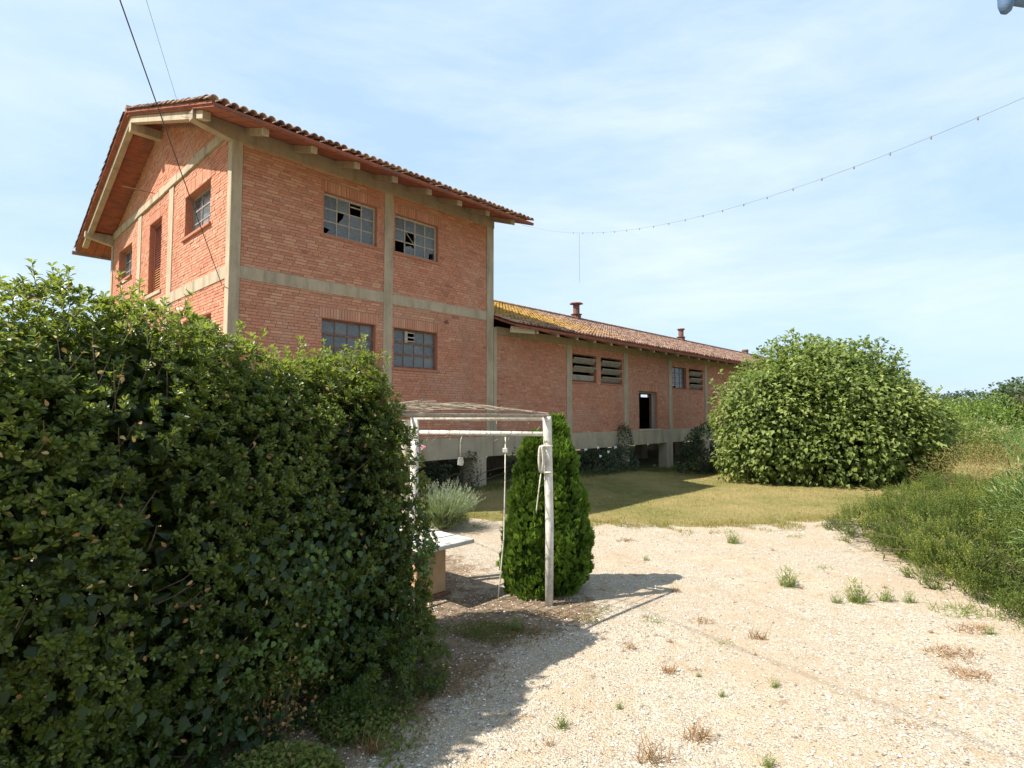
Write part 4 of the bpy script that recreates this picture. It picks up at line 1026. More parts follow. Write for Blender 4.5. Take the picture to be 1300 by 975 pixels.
def fig():
    cx, cy = 11.0, 20.6
    b = empty('fig_tree', (cx, cy, 0), label='big round leafy fig tree on the lawn at the right end of the wing', cat='tree')
    S = 1.0
    blobs = [(cx + .3, cy, 2.3, 3.5, 3.4, 2.7), (cx - 1.5, cy - .6, 1.9, 2.2, 2.4, 2.1), (cx + 1.4, cy - .4, 2.0, 2.9, 2.7, 2.4), (cx - .1, cy, 3.7, 1.9, 2.0, 1.65), (cx + 2.9, cy, 1.4, 2.1, 2.2, 1.75), (cx + 3.9, cy + .4, 1.0, 1.5, 1.5, 1.1),
             (cx - .3, cy - 1.9, 1.2, 2.4, 1.6, 1.4), (cx + 1.8, cy - 1.7, 1.2, 2.0, 1.6, 1.3), (cx - 2.1, cy - 1, 1.0, 1.6, 1.7, 1.15), (cx + 1.1, cy + .2, 3.6, 1.7, 1.9, 1.45), (cx - 1.2, cy - .8, 3.3, 1.2, 1.3, 1.1),
             (cx + 2.4, cy - .5, 3.0, 1.2, 1.2, 1.0), (cx - 2.0, cy - 1.4, 2.2, 1.0, 1.0, .9), (cx + .2, cy - 1.8, 2.9, 1.1, 1.1, .9), (cx + 3.1, cy - 1.2, 2.0, 1.1, 1.1, .9), (cx + 1.6, cy - 2.2, 2.1, 1.0, 1.0, .9)]
    P, N, dp = blob_points(blobs, 62000, .36, .12, (1.25, .16)); n = len(P)
    off = np.array([cx, cy, 0]); D = unit(N * .8 + np.array([0, 0, -.35]) + R.normal(0, .5, (n, 3))); LN = unit(N * .7 + np.array([0, 0, .8]) + R.normal(0, .35, (n, 3)))
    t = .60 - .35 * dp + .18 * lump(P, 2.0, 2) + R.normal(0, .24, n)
    L_ = .11 + .10 * R.rand(n)
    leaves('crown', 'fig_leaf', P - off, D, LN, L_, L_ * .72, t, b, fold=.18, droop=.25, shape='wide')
    P, N, dp = blob_points(blobs, 18000, .5, .1, (1.1, .12)); n = len(P); P = P - N * .6
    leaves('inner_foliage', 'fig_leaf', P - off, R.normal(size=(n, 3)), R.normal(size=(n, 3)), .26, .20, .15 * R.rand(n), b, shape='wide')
    limbs(b, (cx, cy, 0), blobs[:6], .09, (cx, cy, 0))
    P, N, dp = blob_points(blobs, 700, .05, 1.0, (1.2, .13)); m = MB(); LP = []; LD = []
    for p, nn_ in zip(P, N):
        if nn_[2] < .1 or random.random() < .6: continue
        d = unit(nn_ + np.array([0, 0, .7]) + R.normal(0, .3, 3)); ln = random.uniform(.2, .5); m.tube([p - d * .3 - off, p + d * ln - off], [.012, .006], 4)
        for k in range(7): a = R.normal(0, 1, 3); LP.append(p + d * ln * (.2 + .8 * k / 6)); LD.append(unit(a - d * (a @ d)) + d * .4)
    m.build('shoots', 'bark', b)['kind'] = 'stuff'; n = len(LP)
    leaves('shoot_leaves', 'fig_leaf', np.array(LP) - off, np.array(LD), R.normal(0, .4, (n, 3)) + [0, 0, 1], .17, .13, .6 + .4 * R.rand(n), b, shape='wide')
fig()

def thuja():
    x, y = G(690, 764); y += .45; x += .03
    b = empty('thuja', (x, y, 0), label='bright green two peaked thuja growing behind the white arbour post', cat='conifer')
    n = 24000; P = []; N = []; 
    z = R.rand(n) ** .85
    lob = R.rand(n) < .60
    # right lobe reaches higher; left lobe ends in a blunt shoulder
    hR, hL = 2.30, 2.08
    zz = np.where(lob, z * hR, z * hL); th = R.rand(n) * 6.283
    def prof(f): return np.interp(f, [0, .05, .15, .35, .55, .75, .9, 1], [.72, .88, 1.0, .97, .76, .46, .24, .02])
    rR = .47 * prof(zz / hR); rL = .43 * prof(np.clip(zz / hL, 0, 1)) + .06 * np.exp(-((zz - 1.65) / .35) ** 2)
    r = np.where(lob, rR, rL); cx = np.where(lob, .11 + .06 * zz / 2.2, -.14 + .02 * zz); cy = np.where(lob, .03, -.03)
    dp = R.rand(n) ** 1.7; Q = np.column_stack([np.cos(th), np.sin(th), np.zeros(n)])
    Pn = np.column_stack([cx, cy, zz]) + Q * (r * (1 - .28 * dp))[:, None]; Pn = Pn + Q * (.055 * lump(Pn * np.array([1, 1, .6]), 10, 1) + .035 * lump(Pn, 5, 2) + .03 * lump(Pn, 22, 3))[:, None]
    hole = (lump(Pn * np.array([1, 1, .55]), 13, 4) + .5 * lump(Pn, 24, 2)) < -.5; kp = ~hole | (R.rand(n) < .2); Pn, Q, dp, th = Pn[kp], Q[kp], dp[kp], th[kp]; n = len(Pn)
    N = unit(Q + np.array([0, 0, .35])); nb = 5; th2 = np.linspace(-.75, .75, nb)
    up = unit(np.array([0, 0, 1.]) + Q * .55 + R.normal(0, .25, (n, 3))); side = unit(np.cross(up, Q + R.normal(0, .9, (n, 3))))
    D = unit(up[:, None] * np.cos(th2)[None, :, None] + side[:, None] * np.sin(th2)[None, :, None]).reshape(-1, 3)
    PP = np.repeat(Pn, nb, 0); nrm = np.repeat(np.cross(up, side), nb, 0); L_ = np.repeat(.05 + .055 * R.rand(n), nb) * np.tile(1 - .4 * np.abs(th2), n)
    t = np.repeat(.45 - .6 * dp + .30 * lump(Pn * np.array([1, 1, .6]), 10, 1) + R.normal(0, .12, n), nb) + .12 * R.rand(n * nb)  # tint falls in hollows and lifts on bumps, painting shade and highlights
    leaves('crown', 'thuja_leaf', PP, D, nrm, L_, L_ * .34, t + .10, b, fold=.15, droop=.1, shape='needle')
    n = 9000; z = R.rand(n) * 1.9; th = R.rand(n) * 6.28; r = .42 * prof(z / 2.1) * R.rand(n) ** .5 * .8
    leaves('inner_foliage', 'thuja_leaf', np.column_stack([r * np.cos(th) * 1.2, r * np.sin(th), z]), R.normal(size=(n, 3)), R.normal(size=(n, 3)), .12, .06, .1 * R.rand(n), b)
    m = MB(); m.tube([(.13, 0, -.05), (.15, 0, 1.9)], [.05, .012], 8); m.tube([(-.14, 0, -.05), (-.16, 0, 1.7)], [.045, .012], 8); m.build('trunk', 'bark', b)
thuja()

def lavender():
    x, y = G(563, 672); y += .1
    b = empty('lavender_bush', (x, y, float(gz(x, y))), label='bushy lavender with pale flower spikes behind the stone table', cat='lavender')
    n = 1500; th = R.rand(n) * 6.28; lean = R.rand(n) ** .8 * 1.0
    D = unit(np.column_stack([np.cos(th) * lean, np.sin(th) * lean, np.full(n, .95)])); base = np.column_stack([np.cos(th) * .12, np.sin(th) * .12, R.rand(n) * .05])
    ln = .55 + .38 * R.rand(n)
    bend = np.column_stack([R.normal(.03, .05, n), R.normal(0, .05, n), -.1 * lean])
    blades('foliage', 'lavender_leaf', base, D, ln, .012, .5 + .25 * R.normal(size=n), b, bend)
    m = 3500; th = R.rand(m) * 6.28; q = unit(R.normal(size=(m, 3))); q[:, 2] = np.abs(q[:, 2]); P = q * np.array([.50, .46, .52]) * (.5 + .5 * R.rand(m, 1)); P[:, 2] += .05
    leaves('lower_leaves', 'lavender_leaf', P, q + np.array([0, 0, .8]) + R.normal(0, .3, (m, 3)), R.normal(size=(m, 3)), .075, .012, .45 + .3 * R.normal(size=m), b, shape='lance')
    sel = R.rand(n) < .42; tip = base + D * ln[:, None] + bend * ln[:, None]; P = np.repeat(tip[sel], 6, 0) - np.repeat(D[sel], 6, 0) * np.tile(np.arange(6) * .016 - .04, sel.sum())[:, None]
    k = len(P); leaves('flower_spikes', 'lavender_spike', P, np.repeat(D[sel], 6, 0) + R.normal(0, .35, (k, 3)), R.normal(size=(k, 3)), .026, .013, R.rand(k), b, shape='lance')
lavender()

def shoots(name, mat, P, D, ln, needle, nw, k, tint, parent, loc=None, spread=.8):
    """upright shoots clothed in needles"""
    n = len(P); D = unit(D); f = (np.arange(k) + .5) / k
    PP = (P[:, None] + D[:, None] * (np.broadcast_to(ln, n)[:, None] * f[None])[..., None]).reshape(-1, 3)
    U = unit(np.cross(D, R.normal(size=(n, 3)))); V_ = np.cross(D, U); th = (np.arange(k)[None] * 2.4 + R.rand(n, 1) * 6.28)
    rd_ = U[:, None] * np.cos(th)[..., None] + V_[:, None] * np.sin(th)[..., None]
    DD = (D[:, None] + rd_ * spread).reshape(-1, 3); m = n * k
    return leaves(name, mat, PP, DD, rd_.reshape(-1, 3) + .01, needle * (.8 + .4 * R.rand(m)), nw, np.repeat(tint, k) + R.normal(0, .1, m) + np.tile(np.linspace(-.12, .2, k), n), parent, fold=.05, shape='needle')

def rosemary():
    b = empty('rosemary_hedge', (8.3, 8.3, 0), label='sprawling green rosemary bushes along the right edge of the gravel', cat='bush'); off = np.array([8.3, 8.3, 0])
    blobs = [(7.8, 10.5, .1, 1.6, 1.5, .65), (7.5, 8.7, .15, 1.65, 1.6, 1.0), (6.9, 7.7, .1, 1.1, 1.0, .75), (9.5, 9.9, .1, 1.9, 2.0, 1.05), (7.0, 6.6, .15, 1.4, 1.4, .95), (8.9, 7.4, .1, 2.0, 1.9, 1.25), (10.2, 12.3, .1, 2.0, 1.9, .85), (8.3, 5.4, .1, 1.8, 1.5, 1.0)]
    Pc, Nc, dc = blob_points(blobs, 5200, .20, .0, (2.0, .22)); m_ = len(Pc); ns = 10; n = m_ * ns
    o2 = R.normal(0, 1, (m_, ns, 3)) * np.array([.055, .055, .03]); P = (Pc[:, None] + o2).reshape(-1, 3); hc = np.repeat(.75 + .5 * R.rand(m_), ns)
    D = unit(np.array([0, 0, 1.]) + np.repeat(Nc, ns, 0) * .4 + (o2 * 4.5).reshape(-1, 3) * np.array([1, 1, 0]) + R.normal(0, .12, (n, 3)))
    ln = (.12 + .12 * R.rand(n)) * hc; t = np.repeat(.46 + .25 * lump(Pc, 1.4, 2) + R.normal(0, .13, m_) - .4 * dc, ns) + R.normal(0, .07, n)
    shoots('foliage', 'rosemary_leaf', P - off - D * .1, D, ln, .031, .0115, 15, t, b, spread=.75)
    P, N, dp = blob_points(blobs, 16000, .55, .02, (2.2, .12)); n = len(P)
    leaves('inner_foliage', 'rosemary_leaf', P - off - N * .12, R.normal(size=(n, 3)) + [0, 0, 1], R.normal(size=(n, 3)), .14, .03, .05 + .15 * R.rand(n), b, shape='lance')  # inner leaves tinted dark, shade of the gaps put into colour
    m = MB()
    for i in range(150):
        bl = blobs[i % len(blobs)]; a = Vector((bl[0] + random.gauss(0, .3), bl[1] + random.gauss(0, .3), -.02)) - Vector(off); e = a + Vector((random.gauss(0, .8), random.gauss(0, .8), random.uniform(.2, .5))); m.tube([a, (a + e) / 2 + Vector((0, 0, .1)), e], [.02, .012, .005], 5)
    m.build('stems', 'bark', b)
    # green skirt of weeds
    n = 5200; f = R.rand(n); ex = np.interp(f, [0, .35, .7, 1], [6.25, 6.0, 5.55, 5.1]); ey = np.interp(f, [0, .35, .7, 1], [10.6, 8.3, 6.6, 5.1]); X = ex + .35 + np.abs(R.normal(0, .45, n)) + .22 * np.sin(f * 37) + .12 * np.sin(f * 91); Y = ey + R.normal(0, .25, n)
    P = np.column_stack([X, Y, np.zeros(n)]); D = R.normal(0, .45, (n, 3)); D[:, 2] = 1
    tag(blades('edge_grass', 'weed_green', P, D, .05 + .13 * R.rand(n) ** 1.5, .010, .5 + .3 * R.normal(size=n)), 'fresh green grass fringing the rosemary bushes', 'grass')
    n = 3600; f = R.rand(n); ex = np.interp(f, [0, .35, .7, 1], [6.35, 6.05, 5.55, 5.0]); ey = np.interp(f, [0, .35, .7, 1], [10.6, 8.3, 6.6, 5.0]); P = np.column_stack([ex + .45 + np.abs(R.normal(0, .3, n)), ey + R.normal(0, .2, n), .02 + .26 * R.rand(n)])
    tag(leaves('edge_weeds', 'weed_green', P, R.normal(size=(n, 3)) + [0, 0, .6], R.normal(0, .5, (n, 3)) + [0, 0, 1], .06, .026, .6 + .25 * R.normal(size=n), shape='lance'), 'broad leaved weeds between gravel and rosemary', 'weeds')
rosemary()

def bush(name, label, cat, blobs, n, L0, ratio, mat, shape='oval', fold=.2, up=.6, group=None, droop=.15, shell=.35, bumps=(1.3, .12), inner=True):
    cx, cy = blobs[0][0], blobs[0][1]; z0 = float(gz(cx, cy)); b = empty(name, (cx, cy, z0), label=label, cat=cat, group=group); off = np.array([cx, cy, z0])
    P, N, dp = blob_points(blobs, n, shell, .03, bumps); k = len(P)
    D = unit(N + np.array([0, 0, .2]) + R.normal(0, .6, (k, 3))); LN = unit(N * .5 + np.array([0, 0, up]) + R.normal(0, .4, (k, 3)))
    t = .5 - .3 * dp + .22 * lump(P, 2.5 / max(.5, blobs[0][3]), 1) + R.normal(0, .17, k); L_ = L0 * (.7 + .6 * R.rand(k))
    leaves('foliage', mat, P - off, D, LN, L_, L_ * ratio, t, b, fold, droop, shape)
    limbs(b, (cx, cy, z0), blobs, max(.01, blobs[0][3] * .03), off)
    return b
# oleander at the right frame edge
b = bush('oleander', 'light green long leaved oleander at the right edge of the frame', 'bush', [(7.35, 7.75, .95, .55, .6, .6), (6.5, 6.7, .8, .4, .5, .5), (8.0, 8.3, 1.0, .7, .6, .7)], 3000, .14, .15, 'oleander_leaf', 'lance', up=.3, shell=.6)
bush('dry_shrub', 'brown and yellow dry shrub beyond the rosemary at right', 'bush', [(12.3, 14.6, .7, 1.5, 1.3, 1.0), (14.0, 15.6, .7, 1.6, 1.4, 1.15), (11.4, 13.2, .5, 1.2, 1.1, .85)], 16000, .07, .2, 'dry_leaf', 'lance', shell=.6)
bush('flower_bush', 'dark rose bush with white flowers below the wing wall, right of the thuja', 'bush', [(2.9, 20.0, .6, .95, .7, .5), (3.9, 20.7, .6, .7, .7, .55), (4.35, 21.5, 1.1, .32, .4, .9)], 4200, .08, .6, 'dark_shrub_leaf')
bush('corner_shrub', 'dark green shrub in the building shade left of the fig tree', 'bush', [(8.1, 22.6, .9, 1.2, 1.0, 1.1), (8.3, 23.2, 1.2, .8, .8, .8), (7.3, 22.3, .5, .8, .7, .6)], 5200, .11, .55, 'dark_shrub_leaf')
bush('wall_shrub', 'small dark plants against the piers behind the lavender', 'bush', [(-1.9, 15.3, .55, .5, .4, .45), (-1.2, 15.7, .8, .35, .35, .6), (.2, 16.3, .8, .4, .3, .65)], 2200, .07, .5, 'dark_shrub_leaf')
def flowers(name, mat, pts, label, cat, group=None, s=.05):
    for (x, y, z) in pts:
        m = MB()
        for k in range(9):
            a = k * 2.4; r = s * (.35 + .08 * k); m.prism([(0, 0, 0), (math.cos(a - .5) * r * .8, math.sin(a - .5) * r * .8, s * .5 - k * .003), (math.cos(a) * r * 1.15, math.sin(a) * r * 1.15, s * .4 - k * .004), (math.cos(a + .5) * r * .8, math.sin(a + .5) * r * .8, s * .5 - k * .003)], (0, 0, .003))
        o = m.build(name, mat); o.location = (x, y, z); o.rotation_euler = (.9, 0, random.uniform(-.5, .5)); tag(o, label, cat, group)
        q = MB(); q.tube([(0, 0, 0), (0, -.04, -.28)], .006, 5); q.build('stem', 'weed_stem', o)
flowers('white_rose', 'petal_white', [(2.55, 19.35, 1.12), (3.0, 19.5, 1.18), (3.4, 19.7, 1.02), (3.05, 19.3, .9), (3.7, 20.0, 1.16)], 'white rose blooming on the dark bush below the wing', 'rose', 'white roses on the bush by the wing', .065)
x, y = -.93 * 1.25, 8.2
flowers('pink_rose', 'petal_pink', [(-1.33, 8.3, 1.86)], 'upper pink rose beside the left arbour post', 'rose', s=.05)
flowers('pink_rose', 'petal_pink', [(-1.42, 8.25, 1.62)], 'lower pink rose half hidden by the hedge near the arbour post', 'rose', s=.045)

# mid distance and far vegetation on the right
bush('field_bush', 'bright yellow green bush behind the fig tree', 'bush', [(27.0, 33.5, 1.5, 3.4, 2.6, 1.75), (30.5, 35.5, 1.6, 3.0, 2.5, 1.9), (24.6, 32.5, 1.3, 2.4, 2.2, 1.6)], 11000, .17, .5, 'light_shrub_leaf', shell=.4)
bush('field_bush', 'darker olive bush low behind the fig tree, left of the bright one', 'bush', [(21.6, 28.0, 1.1, 2.1, 1.8, 1.3), (23.4, 28.8, 1.0, 1.7, 1.5, 1.2)], 6500, .15, .45, 'fig_leaf', shell=.45)
n = 9000; X = 24 + 26 * R.rand(n); Y = 24 + 14 * R.rand(n); keep = X > Y * .86; X, Y = X[keep], Y[keep]; P = np.column_stack([X, Y, np.zeros(len(X))]); D = R.normal(0, .3, (len(X), 3)); D[:, 2] = 1
tag(blades('maize_field', 'maize_leaf', P, D, 1.0 + .5 * R.rand(len(X)), .07, R.rand(len(X))), 'strip of fresh green crop in the distance at right', 'crop')
def far_tree(cx, cy, h, w, label, mat='far_leaf', n=1600, trunk=.35, group=None):
    b = empty('field_tree', (cx, cy, 0), label=label, cat='tree', group=group)
    blobs = [(random.gauss(0, w * .22), random.gauss(0, w * .2), h * random.uniform(.45, .8), w * random.uniform(.3, .5), w * random.uniform(.3, .5), h * random.uniform(.2, .3)) for _ in range(7)]
    P, N, dp = blob_points(blobs, n, .5, h * .1, (1.2 / w * 4, .15)); k = len(P)
    leaves('crown', mat, P, R.normal(size=(k, 3)) + N, N + [0, 0, .7], .035 * w + .3, .03 * w + .18, .5 - .3 * dp + R.normal(0, .2, k), b)
    m = MB(); m.tube([(0, 0, -.1), (0, 0, h * .6)], [w * .05, w * .02], 6)
    for bl in blobs[:4]: m.tube([(0, 0, h * .3), (bl[0], bl[1], bl[2])], [w * .03, w * .01], 5)
    m.build('trunk', 'bark', b)
far_tree(100, 123, 7.6, 9, 'darkest round tree on the far horizon, just right of the fig tree', 'dark_shrub_leaf')
FT = [(88, 112, 5.0, 9), (107, 126, 6.0, 10), (112, 128, 6.6, 9), (118, 132, 6.2, 11), (123, 134, 6.9, 9), (84, 112, 4.6, 8), (129, 140, 7, 11), (75, 110, 4.0, 9), (60, 112, 4, 9), (136, 143, 7, 10), (145, 150, 7.5, 11)]
for a in FT: far_tree(*a, 'hazy green tree of the far tree line at right', group='trees of the far tree line')
far_tree(66.5, 73, 7.2, 6, 'tall grey green tree at the right edge, in front of the far tree line', 'far_leaf', 2600)
far_tree(71, 75.5, 6.2, 6, 'low broad tree at the right frame edge, beside the tall grey green one', 'far_leaf', 2000)
# bare branch tips at the right frame edge
b = empty('bare_tree', (14.25, 15.2, 0), label='bare brown twigs reaching in at the right frame edge', cat='tree')
m = MB(); m.tube([(0, 0, -.05), (.1, 0, 1.8), (0, .1, 3.3)], [.06, .04, .015], 6); m.build('trunk', 'bark', b)
m = MB()
for i in range(26):
    z = random.uniform(2.2, 3.2); a = random.uniform(0, 6.28); l = random.uniform(.25, .6); p = Vector((0, .05, z)); q = p + Vector((math.cos(a) * l, math.sin(a) * l, l * .5)); m.tube([p, q], [.008, .003], 4)
    for _ in range(2): m.tube([p.lerp(q, .6), q + Vector((random.gauss(0, .1), random.gauss(0, .1), random.uniform(-.05, .15)))], [.004, .002], 4)
m.build('twigs', 'bark', b)['kind'] = 'stuff'

# ------------------------------------------------------------------ arbour: white posts, twin rail, wire canopy
PR = Vector((*G(697, 769), 0)); PL = Vector((-1.33, 7.62, 0)); ax = (PL - PR); side = Vector((-.71, -.70, 0)) * 2.35
ar = empty('arbour', tuple(PR), label='rusty white metal arbour with wire canopy between hedge and thuja', cat='arbour')
TOPZ = CAMH - .03
def ap(m, name, mat, par=ar, smooth=False): return m.build(name, mat, par, tuple(-PR), smooth=smooth)
m = MB(); m.tube([PR + Vector((0, 0, -.1)), PR + Vector((.01, .0, 1.0)), PR + Vector((-.015, .0, TOPZ - .05)), PR + Vector((-.02, 0, TOPZ + .0))], [.05, .052, .056, .056], 14); ap(m, 'post', 'white_paint', smooth=True)
m = MB(); m.tube([PL + Vector((0, 0, -.1)), PL + Vector((0, 0, TOPZ))], .055, 14); ap(m, 'post', 'white_paint', smooth=True)
m = MB(); m.tube([PL + Vector((-.14, .1, -.1)), PL + Vector((-.14, .1, TOPZ - .05))], .06, 10); ap(m, 'post', 'concrete_pale')
for q in (PR + side, PL + side):
    m = MB(); m.tube([q + Vector((0, 0, -.1)), q + Vector((0, 0, TOPZ))], .05, 10); ap(m, 'post', 'white_paint')
u3 = Vector((0, 0, 1))
for z, r in ((TOPZ - .02, .032), (TOPZ - .215, .03)):
    m = MB(); m.tube([PR + u3 * z, PL + u3 * z], r, 10); ap(m, 'rail', 'white_paint', smooth=True)
for q in (PR, PL):
    m = MB(); m.tube([q + u3 * (TOPZ + .01), q + side + u3 * (TOPZ + .02)], .022, 8); ap(m, 'rail', 'rusty_wire')
m = MB(); m.tube([PR + side + u3 * TOPZ, PL + side + u3 * TOPZ], .022, 8); ap(m, 'rail', 'rusty_wire')
# canopy wires, crowned in the middle
m = MB(); N_ = 13
def can(s, t): return PR + ax * s + side * t + u3 * (TOPZ + .035 + .09 * math.sin(math.pi * min(1, max(0, s))) * (1 - .3 * t) + .05 * math.sin(math.pi * t))
for i in range(N_ + 1):
    s = i / N_; m.tube([can(s, t) + u3 * random.gauss(0, .004) for t in np.linspace(0, 1, 9)], .0055, 5)
for j in range(9):
    t = j / 8; m.tube([can(s, t) + u3 * random.gauss(0, .006) for s in np.linspace(0, 1, 12)], .0055, 5)
for k in range(34):
    s, t = random.random(), random.random(); p = can(s, t); m.tube([p, p + Vector((random.gauss(0, .15), random.gauss(0, .15), random.uniform(-.03, .05))), p + Vector((random.gauss(0, .3), random.gauss(0, .3), random.uniform(-.02, .03)))], .004, 4)
o = ap(m, 'wire_canopy', 'rusty_wire'); o['kind'] = 'stuff'
m = MB()     # dry creeper tendrils hanging from the rails
for k in range(16):
    s = random.random(); z = TOPZ - random.choice((.03, .2)); p = PR + ax * s + u3 * z; m.tube([p, p + Vector((random.gauss(0, .04), random.gauss(0, .04), -.06)), p + Vector((random.gauss(0, .06), random.gauss(0, .06), -random.uniform(.08, .16)))], .003, 4)
o = ap(m, 'dry_tendrils', 'rusty_wire'); o['kind'] = 'stuff'
def hang(name, label, cat, pts, r, extra=None, mat='cord'):
    p0 = Vector(pts[-1]); b = empty(name, (p0.x, p0.y, 0), label=label, cat=cat); m = MB(); m.tube([Vector(p) - Vector((p0.x, p0.y, 0)) for p in pts], r, 6); m.build('cord', mat, b, smooth=True)
    if extra: extra(b, p0)
    return b
a = PR + ax * .30; zz = TOPZ - .22
def plug(b, p0):
    m = MB(); q_ = PR + ax * .30 - p0; m.box(q_.x - .035, q_.x + .03, q_.y - .02, q_.y + .02, zz - .24, zz - .18); m.build('plug', 'table_stone', b, bevel=.006)
hang('pale_rope', 'long pale rope hanging from the arbour rail down beside the thuja', 'cord', [a + u3 * zz, a + Vector((-.005, -.01, zz - .6)), a + Vector((-.02, -.03, zz - 1.3)), a + Vector((-.06, -.05, zz - 1.75)), a + Vector((-.09, -.05, .05))], .009, plug)
a = PR + ax * .635
def tagb(b, p0):
    z = zz - .32; m = MB(); m.prism([(-.03, 0, z), (.03, 0, z), (.045, .01, z - .06), (.03, .015, z - .11), (-.04, .015, z - .10)], (0, .03, 0)); m.build('tag', 'table_stone', b, bevel=.004)
hang('pale_tag', 'short cord with a pale tag hanging from the middle of the arbour rail', 'cord', [a + u3 * zz + Vector((.03, 0, .01)), a + Vector((.0, -.005, zz - .12)), a + Vector((0, 0, zz - .33))], .007, tagb)
# cord coil tied to the post
b = empty('cord_coil', tuple(PR), label='bundle of pale cord tied to the right arbour post', cat='cord bundle')
m = MB()
for k in range(7):
    o_ = Vector((-.085 - .006 * k % .02, -.05 - .004 * k, 0)); m.tube([o_ + Vector((.025 * math.sin(t), .01 * math.cos(t * 2), 1.80 + .16 * math.cos(t))) for t in np.linspace(0, 6.283, 18)], .009, 5)
m.build('coil', 'cord', b, smooth=True)
for z in (1.96, 1.64):
    m = MB(); m.tube([Vector((.066 * math.cos(t) - .02, .066 * math.sin(t) - .005, z)) for t in np.linspace(0, 6.283, 14)], .011, 5); m.build('tie', 'cord', b)
m = MB(); m.tube([(-.09, -.05, 1.68), (-.12, -.05, 1.45), (-.15, -.04, 1.2), (-.155, -.03, 1.15)], .008, 5); m.build('cord', 'cord', b, smooth=True)

# ------------------------------------------------------------------ stone table
TC = Vector((-.48, 7.23, 0)); e1 = Vector((-.68, -.73, 0)).normalized(); e2 = Vector((-.73, .68, 0)).normalized()
tb = empty('stone_table', tuple(TC), label='garden table with pale stone top on clay coloured pedestals, beside the hedge', cat='table')
def tp(m, name, mat, bevel=0): return m.build(name, mat, tb, tuple(-TC), bevel)
m = MB(); m.prism([TC + u3 * .70, TC + e1 * .82 + u3 * .70, TC + e1 * .82 + e2 * 1.45 + u3 * .70, TC + e2 * 1.45 + u3 * .70], (0, 0, .055)); tp(m, 'tabletop', 'table_stone', .008)
for f0 in (.36, 1.05):
    q = TC + e1 * .17 + e2 * f0; m = MB(); m.prism([q + u3 * .06, q + e1 * .48 + u3 * .06, q + e1 * .48 + e2 * .17 + u3 * .06, q + e2 * .17 + u3 * .06], (0, 0, .64)); tp(m, 'pedestal', 'table_clay', .01)
    q = q - e1 * .05 - e2 * .05; m = MB(); m.prism([q, q + e1 * .58, q + e1 * .58 + e2 * .27, q + e2 * .27], (0, 0, .06)); tp(m, 'footing', 'rust', .008)
# ------------------------------------------------------------------ cables and the lamp post at the right
def cable(name, p, q, sag, r, mat, label, par=None):
    p, q = Vector(p), Vector(q); b = empty(name, tuple(p), label=label, cat='cable')
    m = MB(); m.tube([p.lerp(q, t) - u3 * (4 * sag * t * (1 - t)) - p for t in np.linspace(0, 1, 28)], r, 6); m.build('wire', mat, b, smooth=True); return b
wx_, wy_ = from_b(-.04, .30)
cable('power_cable', (wx_, wy_, 2.66 + K), (-1.25, -4.0, 10.6), .15, .0078, 'cable_black', 'dark cable running from overhead down to the corner column of the gable')
wx_, wy_ = from_b(-.06, 2.2)
cable('power_cable', (wx_, wy_, 5.95 + K), (-1.1, -4.0, 11.3), .15, .0035, 'cable_grey', 'thin faint cable left of the roof peak, beside the thicker one')

LP = Vector((5.15, 4.75, 0))
lp = empty('lamp_post', tuple(LP), label='dark blue pole arm whose rounded end shows in the top right corner', cat='lamp post')
m = MB(); m.tube([(0, 0, -.1), (0, 0, 6.3)], [.07, .05], 12); m.build('pole', 'pipe_blue', lp, smooth=True)
m = MB(); m.tube([(0, 0, 6.2), (-.6, -.25, 5.86), (-.95, -.39, 5.70), (-1.20, -.5, 5.64)], .032, 10); m.build('arm', 'pipe_blue', lp, smooth=True)
m = MB(); m.tube([(-1.22, -.5, 6.0), (-1.22, -.5, 5.72), (-1.22, -.5, 5.60), (-1.22, -.5, 5.55), (-1.22, -.5, 5.53)], [.045, .05, .05, .036, .012], 14); m.build('lamp_head', 'pipe_blue', lp, smooth=True)
# cable strung with small bulbs
fx, fy = from_b(UT + .3, -.9)
P0 = LP + u3 * 5.42; P1 = Vector((fx, fy, 5.62 + K)); b = empty('light_string', tuple(P0), label='thin cable strung with tiny bulbs sagging across the sky to the roof corner', cat='light string')
def lsp(t): return P0.lerp(P1, t) - u3 * (4 * .74 * t * (1 - t))
m = MB(); m.tube([lsp(t) - P0 for t in np.linspace(0, 1, 40)], .0026, 5); m.build('wire', 'cable_grey', b, smooth=True)
for i in range(1, 22):
    p = lsp(i / 28) - P0; m = MB(); m.tube([p + u3 * .012, p + u3 * .004, p - u3 * .022, p - u3 * .03], [.005, .009, .009, .004], 6); m.build('bulb', 'cable_grey', b)
p = lsp(.728) - P0; m = MB(); m.tube([p, p - u3 * 1.2], .004, 4); m.build('drop_wire', 'cable_grey', b)

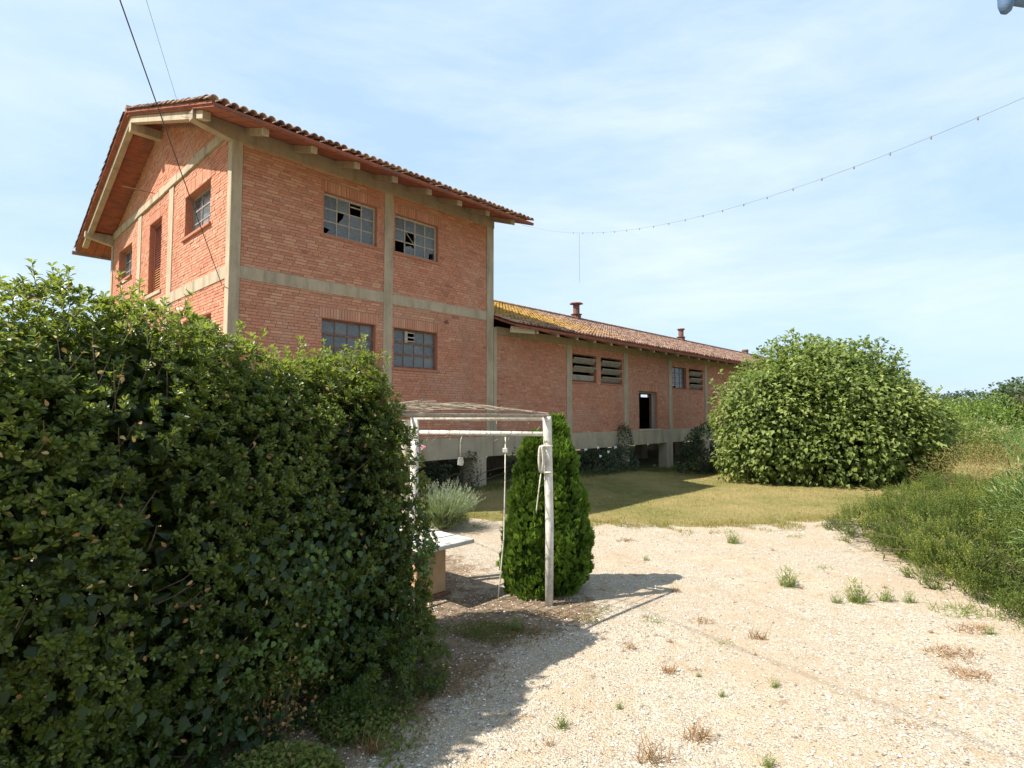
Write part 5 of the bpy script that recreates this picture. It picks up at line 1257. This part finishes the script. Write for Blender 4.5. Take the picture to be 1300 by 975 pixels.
# ------------------------------------------------------------------ weeds on the gravel
def tuft(px, py, kind, size, label, group=None, flat=False):
    x, y = G(px, py); b = empty('weed', (x, y, float(gz(x, y))), label=label, cat='weed', group=group); n = int(16 + size * (230 if kind == 'g' else (420 if flat else 150)))
    mat = 'weed_pale' if kind == 'g' else 'weed_rusty'
    th = R.rand(n) * 6.28; rr = R.rand(n) ** .7 * size * (.75 if flat else .35); P = np.column_stack([np.cos(th) * rr, np.sin(th) * rr * .7, np.zeros(n)])
    D = R.normal(0, .5, (n, 3)); D[:, 2] = .35 if flat else 1.0
    blades('leaves', mat, P, D, size * (.35 + .65 * R.rand(n)) * (.45 if flat else (1 if kind == 'g' else .7)), .0035 + size * .009, R.rand(n), b)
    if kind == 'g' and not flat:
        k = n; z = R.rand(k) * size * .8; leaves('broad_leaves', mat, np.column_stack([R.normal(0, size * .18, k), R.normal(0, size * .18, k), z]), R.normal(size=(k, 3)) + [0, 0, .4], R.normal(0, .4, (k, 3)) + [0, 0, 1], size * .17, size * .05, R.rand(k), b, shape='lance')
    return b
W_ = [(930, 690, 'g', .30, 'pale green weed tuft at the far middle of the gravel'), (1000, 745, 'g', .32, 'upright green weed in the middle of the gravel'),
      (1088, 765, 'g', .34, 'largest leafy green weed, right of the middle of the gravel'), (1062, 766, 'g', .16, 'small green weed just left of the largest leafy one'),
      (1125, 764, 'g', .22, 'thin green weed right of the largest leafy one'), (1155, 766, 'g', .18, 'little green weed farthest right in the row on the gravel'),
      (1046, 722, 'g', .22, 'flat yellowish weed near the far right of the gravel', None, True), (795, 687, 'd', .24, 'flat tan weed patch right of the thuja', None, True),
      (830, 790, 'g', .22, 'low olive weed clump at the tip of the thuja shadow', None, True), (962, 812, 'd', .26, 'rust brown dead weed in the middle of the gravel'),
      (918, 818, 'g', .16, 'small green weed beside the rust brown one', None, True), (848, 855, 'd', .22, 'feathery tan grass tuft on the open gravel'),
      (800, 824, 'd', .16, 'small reddish dry weed below the shadow tip'), (885, 938, 'd', .30, 'twiggy grey brown dead weed near the bottom middle'),
      (712, 925, 'g', .14, 'small yellow green weed near the bottom, left side'), (1150, 920, 'd', .14, 'flat brown weed spot near the lower right', None, True),
      (1210, 832, 'd', .34, 'red brown creeping weed patch at lower right', None, True), (1232, 858, 'd', .30, 'second red brown creeping patch, nearest the right edge', None, True),
      (1225, 778, 'g', .50, 'long flat green and tan weed strip near the rosemary', None, True), (1232, 800, 'd', .30, 'orange brown weed patch under the rosemary edge', None, True),
      (1255, 806, 'g', .14, 'small green weed by the orange brown patch'), (1120, 676, 'g', .2, 'small weed at the far right corner of the gravel', None, True),
      (760, 775, 'g', .22, 'green weed in the thuja shadow', None, True), (745, 786, 'g', .26, 'yellow green weed at the foot of the arbour post', None, True),
      (858, 752, 'd', .18, 'dry brown seedling at the end of the thuja shadow'), (820, 712, 'g', .12, 'tiny weed just right of the thuja'),
      (1010, 682, 'g', .25, 'flat pale weed near the lawn edge', None, True), (890, 790, 'd', .2, 'flat rusty weed left of the rust brown one', None, True),
      (470, 958, 'd', .30, 'tall straw coloured grass at the bottom edge by the hedge'), (975, 975, 'g', .12, 'small green weed at the bottom edge, right of the twiggy one'),
      (830, 968, 'd', .3, 'soft pinkish dry grass at the bottom edge'), (655, 800, 'g', .2, 'green weed in the shade left of the arbour post')]
for a in W_: tuft(*a)
rw = random.Random(5)
for i in range(70):
    x_, y_ = rw.uniform(560, 1240), 670 + 300 * rw.random() ** 1.3
    if x_ < 900 - (y_ - 670) * 1.1 and y_ > 760 and x_ < 640: continue
    if x_ > 1090 + (y_ - 690) * 1.1: continue
    k_ = rw.choice('gddd'); tuft(x_, y_, k_, rw.uniform(.04, .11), 'tiny green weed sprouting from open gravel' if k_ == 'g' else 'tiny dry weed in open gravel', 'tiny green weeds in the gravel' if k_ == 'g' else 'tiny dry weeds in the gravel', rw.random() < .6)
# weeds along the lawn edge
n = 16000; X = -2.5 + 11.5 * R.rand(n); Y = edge_y(X) - .05 + R.normal(0, .25, n) - .9 * R.rand(n) ** 3; keep = lump(np.column_stack([X, Y, X * 0]), 4.2) > -.2 + .5 * (edge_y(X) - Y); X, Y = X[keep], Y[keep]; n = len(X)
D = R.normal(0, .5, (n, 3)); D[:, 2] = 1
tag(blades('edge_grass', 'lawn_blade', np.column_stack([X, Y, gz(X, Y)]), D, .04 + .07 * R.rand(n), .008, .25 + .3 * R.rand(n)), 'ragged grass along the edge between lawn and gravel', 'grass')
n = 5000; u_ = 5 + 18 * R.rand(n); v_ = -.9 + 1.0 * R.rand(n); X, Y = from_b(u_, v_); D = R.normal(0, .45, (n, 3)); D[:, 2] = 1
tag(blades('wall_grass', 'weed_green', np.column_stack([X, Y, gz(X, Y)]), D, .06 + .12 * R.rand(n), .012, .3 * R.rand(n)), 'longer grass at the foot of the wing', 'grass')
